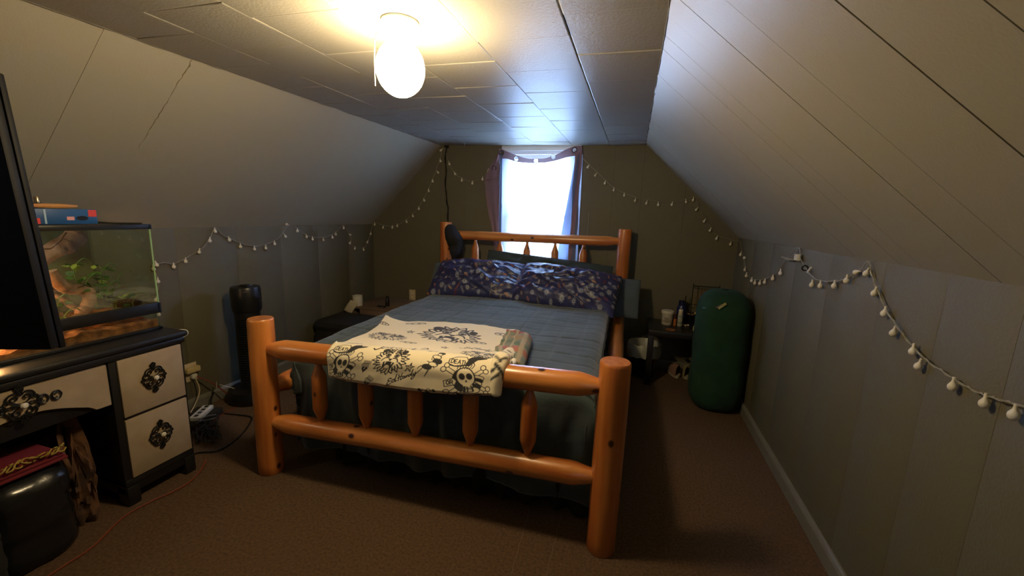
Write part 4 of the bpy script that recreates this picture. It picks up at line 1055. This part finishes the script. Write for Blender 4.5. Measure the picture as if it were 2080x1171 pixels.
# ================================================================== UNDER THE DESK
M_bag = mat('black_bag_plastic', (.012, .012, .014), .22, bump=.5, bscale=18)
def sack(name, cx, cy, rx, ry, h, seed, m_, squ=3.2, amp=.05, crush=.012):
    sb_ = [(0.02, 0), (.9, 0)]+[(1.0+.02*math.sin(i), .05+.05*i) for i in range(17)]+[(.93, .90), (.78, .96), (.4, 1.0), (.02, 1.0)]
    mb = MB(); n = 40; prof = sb_; vs = []
    for r, z in prof:
        for k in range(n):
            a = 2*PI*k/n; c, s_ = math.cos(a), math.sin(a); q = (abs(c)**squ+abs(s_)**squ)**(-1/squ)
            w_ = 1+amp*nz(c*2+seed, s_*2, z*4)+crush*math.sin(z*42+c*3+3*nz(c*2, s_*2, z*3))+amp*.4*nz(c*6, s_*6+seed, z*11)
            vs.append((cx+rx*r*q*c*w_, cy+ry*r*q*s_*w_, h*z+(amp*.35*nz(c*3, s_*3, seed) if z > .5 else 0)))
    fs = [(i*n+k, i*n+(k+1) % n, (i+1)*n+(k+1) % n, (i+1)*n+k) for i in range(len(prof)-1) for k in range(n)]
    return mb.add(vs, fs).build(name, m_)
tag(sack('storage_bag', -2.13, .77, .17, .13, .355, 3, M_bag), 'shiny black plastic bag of folded clothes under the desk', 'bag')
# red folded cloth with pale looping trim on top
rc = thing('folded_cloth', 'dark red folded cloth with yellow lettering on the black bag', 'cloth', (-2.13, .77, .357))
mb = MB()
for k in range(3): mb.box(-2.27+.006*k, -1.985-.006*k, .665, .885-.008*k, .357+.013*k, .369+.013*k, .006)
mb.build('folded_layers', mat('dark_red_cloth', '#6b1420', .8, bump=.3, bscale=60), rc)
mb = MB(); R = random.Random(6)
for k in range(11):
    y = .68+.019*k; pts = [Vector((-1.99+.01*math.sin(t*1.3), y+.012*math.cos(t*1.6), .402+.010*math.sin(t+k)+.004)) for t in range(6)]
    mb.tube(spline(pts, 4), .0026, 6)
mb.build('yellow_trim', mat('yellow_trim', '#a08a3a', .6), rc)
tag(sack('tan_cloth', -2.15, .955, .09, .048, .36, 9, mat('tan_cloth', '#6e4a2c', .9, col2='#3a2a22', scale=12, bump=.4, bscale=40), 2.2, .45, .03), 'crumpled tan and brown cloth bundle beside the black bag', 'cloth')
tag(sack('drawstring_bag', -1.965, .545, .10, .12, .30, 14, M_blackm), 'matte black cloth bag at the bottom left corner on the carpet', 'bag')

# ================================================================== OUTLETS AND CABLES
def outlet(name, label, c, nrm):
    o = thing(name, label, 'outlet', c); q = Matrix.Rotation(0 if nrm == 'y' else PI/2, 3, 'Z')
    def pb(nm, x0, x1, y0, y1, z0, z1, m_, b=.002):
        mb = MB().box(x0, x1, y0, y1, z0, z1, b); mb.v = [tuple(q@Vector(v)+Vector(c)) for v in mb.v]; return mb.build(nm, m_, o)
    pb('cover_plate', -.036, .036, -.006, 0, -.06, .06, mat('ivory_plate', '#c9b795', .5))
    for z in (-.022, .022): pb('socket', -.016, .016, -.009, -.006, z-.014, z+.014, mat('ivory_socket', '#d8c9a8', .4))
    return o
p = at(838, 600, y=YB); outlet('wall_outlet', 'ivory wall outlet on the back wall left of the bed', (p.x, YB, p.z), 'y')
p = at(388, 762, x=XL); o = outlet('wall_outlet', 'ivory outlet with plugs on the left wall behind the desk', (XL, p.y, p.z+.02), 'x')
oc = Vector((XL, p.y, p.z+.02))
MB().box(XL+.009, XL+.045, oc.y-.05, oc.y+.035, oc.z+.005, oc.z+.04, .006).build('plug_adapter', mat('cream_adapter', '#c4b07a', .5), o)
MB().box(XL+.009, XL+.035, oc.y-.016, oc.y+.016, oc.z-.04, oc.z-.01, .005).build('plug', M_white, o)
def fp(u, v, z=.006): return at(u, v, z=z)
tag(MB().tube(spline([oc+Vector((.03, 0, -.03)), oc+Vector((.06, .0, -.12)), oc+Vector((.10, -.08, -.2)), oc+Vector((.12, -.16, -.25)), oc+Vector((.10, -.24, -.27))], 8), .0035, 8).build('white_cable', mat('pale_cable', '#b9a58a', .5)), 'pale cable looping down from the left wall outlet', 'cable')
tag(MB().tube(spline([oc+Vector((.035, .01, -.03)), oc+Vector((.08, .08, -.10)), oc+Vector((.12, .17, -.22)), Vector((-2.50, oc.y+.22, .10)), Vector((-2.46, oc.y+.2, .006)), fp(440, 850), fp(430, 868)], 8), .004, 8).build('red_cable', mat('brick_red_cable', '#7a3324', .5)), 'brick red cable falling from the left wall outlet to the carpet', 'cable')
m_ = MB(); m_.tube(spline([Vector((-2.6, 1.90, .09)), Vector((-2.58, 1.86, .03)), fp(448, 838), fp(480, 843), fp(505, 846), fp(511, 852), fp(500, 872), fp(478, 895), fp(455, 910), fp(435, 918), fp(405, 920), fp(385, 925)], 8), .0045, 8)
tag(m_.build('power_cable', M_black), 'black heater power cable looped on the carpet beside the desk', 'cable')
m_ = MB(); m_.tube(spline([fp(418, 935, .005), fp(408, 955, .005), fp(385, 980, .005), fp(350, 1000, .005), fp(310, 1018, .005), fp(250, 1052, .005), fp(190, 1110, .005), fp(130, 1150, .005), fp(70, 1190, .005)], 8), .004, 8)
tag(m_.build('extension_cord', mat('orange_cord', '#7d3c22', .5)), 'orange extension cord running along the foot of the desk', 'cord')
ps = thing('power_strip', 'white power strip among tangled cables right of the desk', 'power strip', tuple(fp(410, 840, 0)))
c = fp(410, 842, .05); obox('body', (c.x, c.y, .045), .06, .17, .026, .5, M_white, ps, .005)
for k in range(4):
    q = Matrix.Rotation(.5, 3, 'Z')@Vector((0, -.06+.04*k, 0)); obox('socket', (c.x+q.x, c.y+q.y, .0711), .022, .026, .001, .5, M_black, ps, .0)
tag(obox('cardboard_box', (c.x-.02, c.y-.02, 0), .16, .24, .044, .3, mat('dark_cardboard', '#241f1a', .9)), 'flat dark box under the power strip beside the desk', 'box')
R = random.Random(21)
m_ = MB()
for k in range(9):
    a = fp(392+R.uniform(0, 14), 850+R.uniform(-5, 45), .01); pts = [a]
    for j in range(6): pts.append(fp(395+R.uniform(0, 55), 850+R.uniform(-8, 48), R.uniform(.006, .05)))
    m_.tube(spline(pts, 6), .003, 6)
o = m_.build('tangled_cables', mat('dark_cable', (.03, .028, .028), .4)); o['kind'] = 'stuff'; tag(o, 'tangle of dark cables on the carpet right of the desk', 'cables')
m_ = MB()
for k in range(2): m_.tube(spline([fp(392+R.uniform(0, 6), 860+k*6, .02), fp(405, 852+k*5, .06), fp(425, 845+k*8, .07), fp(438, 843+k*6, .04)], 6), .0028, 6)
tag(m_.build('grey_cables', mat('light_grey_cable', '#8d8d92', .4)), 'pair of light grey cables arching over the tangle beside the desk', 'cables')
m_ = MB(); m_.tube(spline([Vector((-2.10, 1.36, .72)), Vector((-2.06, 1.40, .715)), Vector((-2.06, 1.405, .69)), Vector((-2.09, 1.385, .67))], 6), .002, 6)
tag(m_.build('white_loop', M_white), 'thin white cable loop at the desk\'s far top corner', 'cable')

# ================================================================== TOWER HEATER
HX, HY = -2.455, 2.07
ht = thing('tower_heater', 'tall black tower heater with round base by the left wall', 'heater', (HX, HY, 0))
MB().lathe([(.15, 0), (.158, .012), (.158, .05), (.145, .085), (.10, .10), (.001, .101)], (HX, HY, 0), 40).build('base', M_black, ht)
MB().lathe([(.070, .10), (.072, .16), (.076, .60), (.080, .64), (.001, .6401)], (HX, HY, 0), 32).build('body', mat('heater_black', (.012, .012, .013), .45), ht)
MB().lathe([(.086, .63), (.090, .65), (.090, .775), (.084, .793), (.001, .795)], (HX, HY, 0), 32).build('head', M_black, ht)
gr = MB()
ang0 = math.atan2(-HY, -HX)
for k in range(26):
    z = .17+.0165*k; n = 14; pts = [(HX+.0795*math.cos(ang0+(i/(n-1)-.5)*1.9), HY+.0795*math.sin(ang0+(i/(n-1)-.5)*1.9), z) for i in range(n)]; gr.tube(pts, .0022, 5)
gr.build('grille', M_iron, ht)
MB().box(HX-.03, HX+.035, HY-.02, HY+.03, .79, .806, .006).build('handle', M_black, ht)
q = Matrix.Rotation(ang0, 3, 'Z'); mb = MB().box(.0905, .0912, -.02, .02, .768, .774); mb.v = [tuple(q@Vector(v)+Vector((HX, HY, 0))) for v in mb.v]; mb.build('badge', M_metal, ht)
tpnt = at(440, 784, y=1.90); obox('tag', (tpnt.x, tpnt.y, tpnt.z-.01), .002, .07, .028, .9, M_white, ht)
MB().tube([(tpnt.x, tpnt.y+.02, tpnt.z), (HX-.05, HY-.10, .10)], .0015, 5).build('tag_string', M_white, ht)

# ================================================================== LEFT NIGHTSTAND
NY = 3.25; nx0, nx1, nzt = at(710, 624, y=NY).x, at(776, 634, y=NY).x+.12, .405
ns = thing('nightstand', 'low grey-oak nightstand in the far left corner', 'nightstand', ((nx0+nx1)/2, 3.5, 0))
MB().box(nx0, nx1, NY, 3.755, nzt-.018, nzt, .002).build('top', M_oak, ns)
MB().box(nx0+.005, nx0+.02, NY+.005, 3.75, 0, nzt-.018, .001).build('side_panel', M_oak, ns); MB().box(nx1-.02, nx1-.005, NY+.005, 3.75, 0, nzt-.018, .001).build('side_panel', M_oak, ns)
MB().box(nx0+.02, nx1-.02, 3.73, 3.745, 0.02, nzt-.018).build('back_panel', M_black, ns)
MB().box(nx0+.11, nx1-.021, NY+.004, NY+.02, .05, nzt-.02, .001).build('door', M_oak, ns)
MB().box(nx0+.02, nx1-.02, NY+.02, 3.73, .04, .055).build('shelf', M_oak, ns)
tr = thing('toilet_roll', 'white toilet paper roll standing on the nightstand corner', 'paper roll', (nx0+.05, NY+.06, nzt))
rcx, rcy = nx0+.052, NY+.055
mb = MB(); n = 28; vs = []; pf = [(.018, .001), (.046, .001), (.047, .05), (.046, .1), (.018, .1), (.018, .001)]
for r, z in pf:
    for k in range(n): a = 2*PI*k/n; vs.append((rcx+r*math.cos(a), rcy+r*math.sin(a), nzt+z))
mb.add(vs, [(i*n+k, i*n+(k+1) % n, (i+1)*n+(k+1) % n, (i+1)*n+k) for i in range(5) for k in range(n)]).build('paper', mat('tissue_white', '#d2cfc4', .9), tr)
def sheetp(a, b):
    return Vector((rcx-.045-.085*b*.9+.05*a*(1)+.02*b*a, rcy-.05-.02*b, nzt+.058-.125*b-.02*a*b-.018*a+.004*math.sin(b*6)))
mb = MB().grid(lambda a, b: Vector((rcx-.042+.085*a-.075*b, rcy-.048-.014*math.sin(b*2), nzt+.062-.11*b-.03*a)), 8, 12); o = mb.build('loose_sheet', mat('tissue_sheet', '#c9bfa8', .9), tr)
so = o.modifiers.new('s', 'SOLIDIFY'); so.thickness = .001
p = at(787, 622, z=nzt); tag(MB().lathe([(.019, 0), (.02, .004), (.02, .06), (.014, .072), (.014, .098), (.001, .10)], (p.x, p.y, nzt+.0005), 18).build('small_bottle', M_black), 'small black bottle upright on the nightstand', 'bottle')
p = at(775, 624, z=nzt); tag(obox('remote', (p.x, p.y, nzt+.0005), .085, .035, .014, -.3, M_black, None, .004), 'small black gadget lying on the nightstand', 'gadget')
p2 = at(778, 627, z=nzt); tag(obox('lighter', (p2.x, p2.y, nzt+.0005), .055, .016, .012, -.4, M_metal, None, .004), 'small silver lighter beside the black bottle', 'lighter')
# black rounded bin in front of it
mb = MB(); bx_, by_ = -2.42, 2.93
def rb(x0, x1, y0, y1, z0, z1, r): return MB().box(x0, x1, y0, y1, z0, z1, r)
bn = thing('storage_ottoman', 'black round-cornered storage ottoman between left wall and bed', 'ottoman', (bx_, by_, 0))
a_ = at(637, 665, y=2.72).x; MB().box(-2.615, -2.13, 2.80, 3.19, 0.002, .30, .06).build('body', M_blackm, bn); MB().box(-2.615, -2.13, 2.80, 3.19, .265, .372, .05).build('lid', M_blackm, bn)

# ================================================================== RIGHT SIDE TABLE
tb = thing('side_table', 'small black side table right of the bed against the back wall', 'table', (.45, 3.5, 0))
ZT = .46; tx0, tx1, ty0, ty1 = .19, .66, 3.32, 3.75
M_blk2 = mat('black_laminate', (.014, .013, .014), .4)
MB().box(tx0, tx1, ty0, ty1, ZT-.045, ZT, .003).build('tabletop', M_blk2, tb)
for x in (tx0, tx1-.045):
    for y in (ty0, ty1-.045): MB().box(x, x+.045, y, y+.045, 0, ZT-.045, .002).build('leg', M_blk2, tb)
def ontab(u, v): return at(u, v, z=ZT)
def lather(name, label, cat, u, v, parts, par=None):
    p = ontab(u, v); p.y = min(p.y, 3.715); t = thing(name, label, cat, (p.x, p.y, ZT+.0005))
    for nm, prof, m_ in parts: MB().lathe(prof, (p.x, p.y, ZT+.0005), 22).build(nm, m_, t)
    return t
wt = mat('tub_white', '#b9b3a4', .5)
t = lather('white_tub', 'white screw-lid tub with printed label on the black side table', 'tub', 1354, 659, [('tub', [(.040, 0), (.042, .004), (.046, .095), (.001, .096)], wt), ('lid', [(.050, .094), (.051, .098), (.051, .115), (.048, .119), (.001, .12)], mat('tub_lid', '#c9c4b6', .45)), ('label', [(.0428, .02), (.0450, .075)], mat('tub_label', '#a9a08c', .6))])
lb = t.location
mb = MB()
for k, (dy, w_) in enumerate(((.062, .05), (.05, .04), (.038, .052), (.028, .03))):
    n = 8; pts = [Vector((lb.x+.0465*math.cos(-1.75+(i/(n-1)-.5)*w_*18), lb.y+.0465*math.sin(-1.75+(i/(n-1)-.5)*w_*18), lb.z+dy)) for i in range(n)]; mb.tube(pts, .0018, 4)
mb.build('print', mat('label_ink', '#4a4238', .7), t)
lather('spray_can', 'slim pale spray can beside the white tub', 'can', 1380, 663, [('can', [(.019, 0), (.021, .004), (.021, .098), (.017, .108), (.001, .109)], mat('can_pale', '#9fa292', .35)), ('cap', [(.0175, .108), (.0175, .135), (.013, .142), (.001, .143)], mat('can_cap', '#c9bd98', .4)), ('stripe', [(.0215, .03), (.0215, .034)], M_black), ('stripe', [(.0215, .085), (.0215, .088)], M_black)])
lather('orange_tube', 'small orange and maroon tube between white tub and spray can', 'tube', 1370, 662, [('tube', [(.011, 0), (.012, .06), (.001, .061)], mat('tube_orange', '#a8622a', .5)), ('cap', [(.010, .06), (.010, .10), (.001, .101)], mat('tube_maroon', '#3c1020', .4))])
lather('navy_bottle', 'tall navy bottle standing behind the spray can', 'bottle', 1378, 646, [('bottle', [(.038, 0), (.040, .005), (.040, .13), (.030, .15), (.001, .151)], mat('navy_plastic', '#1b2254', .3)), ('cap', [(.030, .15), (.028, .19), (.001, .191)], mat('navy_cap', '#0c1030', .3))])
lather('dark_jar', 'short dark jar right of the spray can', 'jar', 1398, 650, [('jar', [(.028, 0), (.030, .004), (.030, .09), (.001, .091)], mat('dark_jar', '#14161f', .25)), ('band', [(.0305, .075), (.0305, .088)], mat('pink_band', '#8a6a58', .5))])
p = ontab(1362, 672); tag(MB().lathe([(.036, 0), (.038, .003), (.038, .006), (.030, .008), (.001, .008)], (p.x, p.y+.01, ZT+.0005), 28).build('wooden_coaster', mat('coaster_wood', '#7a4a26', .5, col2='#9a6a42', scale=40)), 'round wooden coaster at the front of the side table', 'coaster')
# gourd-shaped pale diffuser at the table's right
p = ontab(1426, 660); p.x = .545; p.y = 3.36
t = thing('egg_diffuser', 'pale egg-shaped diffuser with dark base beside the green cushion', 'diffuser', (p.x, p.y, ZT+.0005))
MB().lathe([(.022, 0), (.026, .004), (.030, .02), (.030, .024), (.001, .025)], (p.x, p.y, ZT+.0005), 22).build('base', mat('diff_base', '#3a2f24', .5), t)
MB().lathe([(.030, .024), (.031, .04), (.027, .06), (.017, .075), (.010, .080), (.001, .081)], (p.x, p.y, ZT+.0005), 22).build('shell', mat('diff_shell', '#b5a878', .45), t)
# jewellery rack
jr = thing('jewellery_rack', 'black wire jewellery rack with hanging necklaces on the side table', 'rack', (.53, 3.66, ZT))
mb = MB(); jy = 3.68; ja, jb = at(1409, 580, y=jy), at(1453, 590, y=jy)
x0, x1 = ja.x, ja.x+.20; zt = ZT+.33
for x in (x0, x1): mb.tube([(x, jy, ZT+.001), (x, jy, zt+.02)], .0045, 8)
mb.tube([(x0, jy, zt), (x1, jy, zt)], .004, 6); mb.tube([(x0, jy, zt-.02), (x1, jy, zt-.02)], .0025, 6); mb.tube([(x0-.05, jy, ZT+.17), (x1, jy, ZT+.17)], .004, 6)
for k in range(13): mb.tube([(x0+(x1-x0)*k/12, jy, zt), (x0+(x1-x0)*k/12, jy, zt-.02)], .0018, 5)
mb.tube([(x0-.05, jy, ZT+.17), (x0-.05, jy, ZT+.24)], .004, 6); mb.tube([(x0-.05, jy-.05, ZT+.004), (x1, jy-.05, ZT+.004)], .004, 6); mb.tube([(x0, jy-.05, ZT+.004), (x0, jy, ZT+.004)], .004, 6); mb.tube([(x1, jy-.05, ZT+.004), (x1, jy, ZT+.004)], .004, 6)
mb.build('wire_frame', M_iron, jr)
gold = mat('tarnished_gold', '#b8975a', .35, metal=.7); R = random.Random(3)
for k in range(8):
    xa = x0+.012+.023*k; L_ = R.uniform(.12, .27); mb = MB()
    mb.tube(spline([(xa-.005, jy-.006, zt-.02), (xa-.003, jy-.008, zt-.02-L_*.6), (xa, jy-.009, zt-.02-L_), (xa+.003, jy-.008, zt-.02-L_*.6), (xa+.005, jy-.006, zt-.02)], 5), .0012, 5)
    nk = mb.build('necklace', gold, jr)
    if k % 2: MB().lathe([(.0005, -.012), (.007, -.004), (.006, .004), (.0005, .012)], (xa, jy-.010, zt-.032-L_), 10).build('pendant', gold, nk)
R = random.Random(12)
for k in range(9):
    x = .42+.012*k+R.uniform(-.004, .004); y = 3.58+R.uniform(-.03, .03)
    g_ = MB().lathe([(.001, 0), (.007, .0015), (.008, .006), (.004, .011), (.001, .012)], (x, y, ZT+.0005), 10).build('bead', gold if k % 2 else M_crystal)
    tag(g_, 'small loose gold or clear bead on the side table below the necklace rack', 'bead', 'loose beads on the side table')
# waste basket with liner
wbk = thing('waste_basket', 'black waste basket with white bag liner beside the table leg', 'basket', (.195, 3.535, 0))
WC = (.175, 3.54, 0)
MB().lathe([(.095, .002), (.10, .008), (.128, .27), (.128, .272), (.090, .012), (.001, .011)], WC, 30).build('basket', M_black, wbk)
mb = MB(); n = 60
def liner(a, b):
    g = 2*PI*a; r = [.105, .120, .134, .139, .141, .136][int(b*5)]; z = [.16, .27, .292, .285, .235, .185][int(b*5)]
    r += .005*nz(math.cos(g)*5, math.sin(g)*5, b*3) ; z += .012*nz(math.cos(g)*3, math.sin(g)*3, 4)*(1 if b > .3 else 0)-(.03*max(0, math.cos(g-2.6)) if b > .7 else 0)
    return (WC[0]+r*math.cos(g), WC[1]+r*math.sin(g), z)
ml = mat('bag_liner', '#a7a89c', .35, bump=.6, bscale=25); mb.grid(liner, 60, 6).build('liner', ml, wbk)
# shoes under the table
def shoe(label, u, v, rz, m1, m2):
    p = fp(u, v, .03); t = thing('sneaker', label, 'shoe', (p.x, p.y, 0), 'sneakers under the side table'); del t['group']
    q = Matrix.Rotation(rz, 3, 'Z')
    def upper(a, b):
        s_ = b; L_ = .25; w_ = .042*(.75+.35*math.sin(PI*min(1, s_*.9+.1)))*(math.sin(PI*min(1, max(.02, s_*.96+.03)))**.25)
        h = .095-.05*sm((s_-.25)/.5); g = PI*a; return q@Vector((w_*math.cos(g), -L_/2+L_*(1-s_)-.0, .02+h*math.sin(g)**.7))+Vector((p.x, p.y, 0))
    MB().grid(upper, 14, 18).build('upper', m1, t)
    mb = MB(); n = 24; vs = []
    for z in (.001, .024):
        for k in range(n): g = 2*PI*k/n; vs.append(tuple(q@Vector((.046*math.cos(g)*(1-.12*math.sin(g)), .128*math.sin(g), z))+Vector((p.x, p.y, 0))))
    mb.add(vs, [tuple(range(n))[::-1], tuple(range(n, 2*n))]+[(k, (k+1) % n, n+(k+1) % n, n+k) for k in range(n)]).build('sole', m2, t)
    MB().lathe([(.02, 0), (.024, .004), (.02, .008)], tuple(q@Vector((0, -.0-.07, .105))+Vector((p.x, p.y, 0))), 14, sy=1.4).build('collar', M_black, t)
ms1 = mat('shoe_pink', '#8a6a58', .8); ms2 = mat('shoe_cream', '#8f8660', .8); msl = mat('shoe_sole', '#a39c88', .7)
shoe('pale pink sneaker on the carpet under the black side table', 1369, 752, PI+.15, ms1, msl)
shoe('cream sneaker next to the pink one under the side table', 1395, 755, PI-.12, ms2, msl)
p = fp(1414, 768, .02); bk_ = MB()
q = Matrix.Rotation(.25, 3, 'Z')
bk = thing('book', 'pale book standing on edge left of the green cushion', 'book', (p.x, p.y+.12, 0))
mb = MB().box(-.016, .016, -.11, .11, .001, .16, .002); mb2 = MB().box(-.013, .013, -.1095, -.105, .004, .157)
mb.v = [tuple(q@Vector(v)+Vector((p.x-.01, p.y+.14, 0))) for v in mb.v]; mb.build('cover', mat('book_cover', '#8d8350', .7), bk)
mb = MB().box(-.012, .012, -.113, -.109, .004, .157); mb.v = [tuple(q@Vector(v)+Vector((p.x-.01, p.y+.14, 0))) for v in mb.v]; mb.build('pages', mat('book_pages', '#b5ab8c', .8), bk)

# ================================================================== GREEN CUSHION
GX, GY, GR, GH = .655, 3.10, .178, .86
gc = thing('green_bolster', 'large dark green round-ended cushion standing in the right corner', 'cushion', (GX, GY, 0))
n = 44; pf = []
for i in range(12): g = -PI/2+PI/2*i/11; pf.append((GR*(.55+.45*math.cos(g)) if i else .02, .12+.12*math.sin(g)))
for i in range(1, 16): pf.append((GR*(1+.02*math.sin(i*.8)), .12+(GH-.29)*i/16))
for i in range(12): g = PI/2*i/11; pf.append((GR*(.35+.65*math.cos(g)) if i < 11 else .02, GH-.17+.17*math.sin(g)))
vs = []
for r, z in pf:
    for k in range(n):
        a = 2*PI*k/n; c_, s_ = math.cos(a), math.sin(a); q_ = (abs(c_)**2.5+abs(s_)**2.5)**(-1/2.5)*.97
        w_ = 1+.035*nz(c_*1.6, s_*1.6, z*4)+.012*nz(c_*6, s_*6, z*12); lean = .010*(z/GH)
        vs.append((GX+r*q_*c_*w_-.0-lean+.01, GY+r*q_*s_*w_, .002+z))
MB().add(vs, [(i*n+k, i*n+(k+1) % n, (i+1)*n+(k+1) % n, (i+1)*n+k) for i in range(len(pf)-1) for k in range(n)]).build('padding', M_grs, gc)
gp = at(1467, 622, y=2.925)
def tagq(nm, c, dx, dz, rot, m_):
    mb = MB().box(-dx/2, dx/2, -.001, .001, -dz/2, dz/2); q = Matrix.Rotation(rot, 3, 'Y'); mb.v = [tuple(q@Vector(v)+Vector(c)) for v in mb.v]; return mb.build(nm, m_, gc, smooth=False)
tagq('care_tag', gp, .058, .016, -.75, mat('cream_tag', '#a39a6a', .7)); tagq('printed_tag', gp+Vector((-.018, .002, -.004)), .045, .014, -.6, mat('dark_tag', '#4a4a52', .6))
gp2 = at(1430, 626, y=2.98); tagq('blue_patch', gp2, .022, .012, 0, mat('blue_patch', '#3d6a7a', .7))

# ================================================================== SMALL FLOOR THINGS
p = fp(1187, 1045, .002); m_ = torus((p.x, p.y, .003), .018, .002, 'hair_tie', M_black, None, 'z'); tag(m_, 'thin black hair tie on the carpet near the right foot post', 'hair tie')
p = fp(1018, 985, .0); m_ = MB(); R = random.Random(8)
for k in range(5): m_.tube(spline([(p.x+R.uniform(-.02, .02), p.y+R.uniform(-.02, .02), .004+R.uniform(0, .012)) for _ in range(4)], 4), .0022, 5)
tag(m_.build('clear_wrapper', mat('clear_wrap', '#6a665c', .2)), 'small crumpled clear wrapper on the carpet under the lower rail', 'wrapper')
sm_ = mat('carpet_seam', (.17, .12, .08), .9)
for i, (a, b) in enumerate((((1036, 1175), (1076, 1035)), ((1108, 1175), (1142, 1040)))):
    A, B = fp(*a, .0), fp(*b, .0)
    struct(MB().tube([A.lerp(B, t/12)+Vector((.002*math.sin(t*2.1), 0, 0)) for t in range(13)], .0012, 5).build('trim_%d' % (4+i), sm_))
bpy.context.view_layer.update()
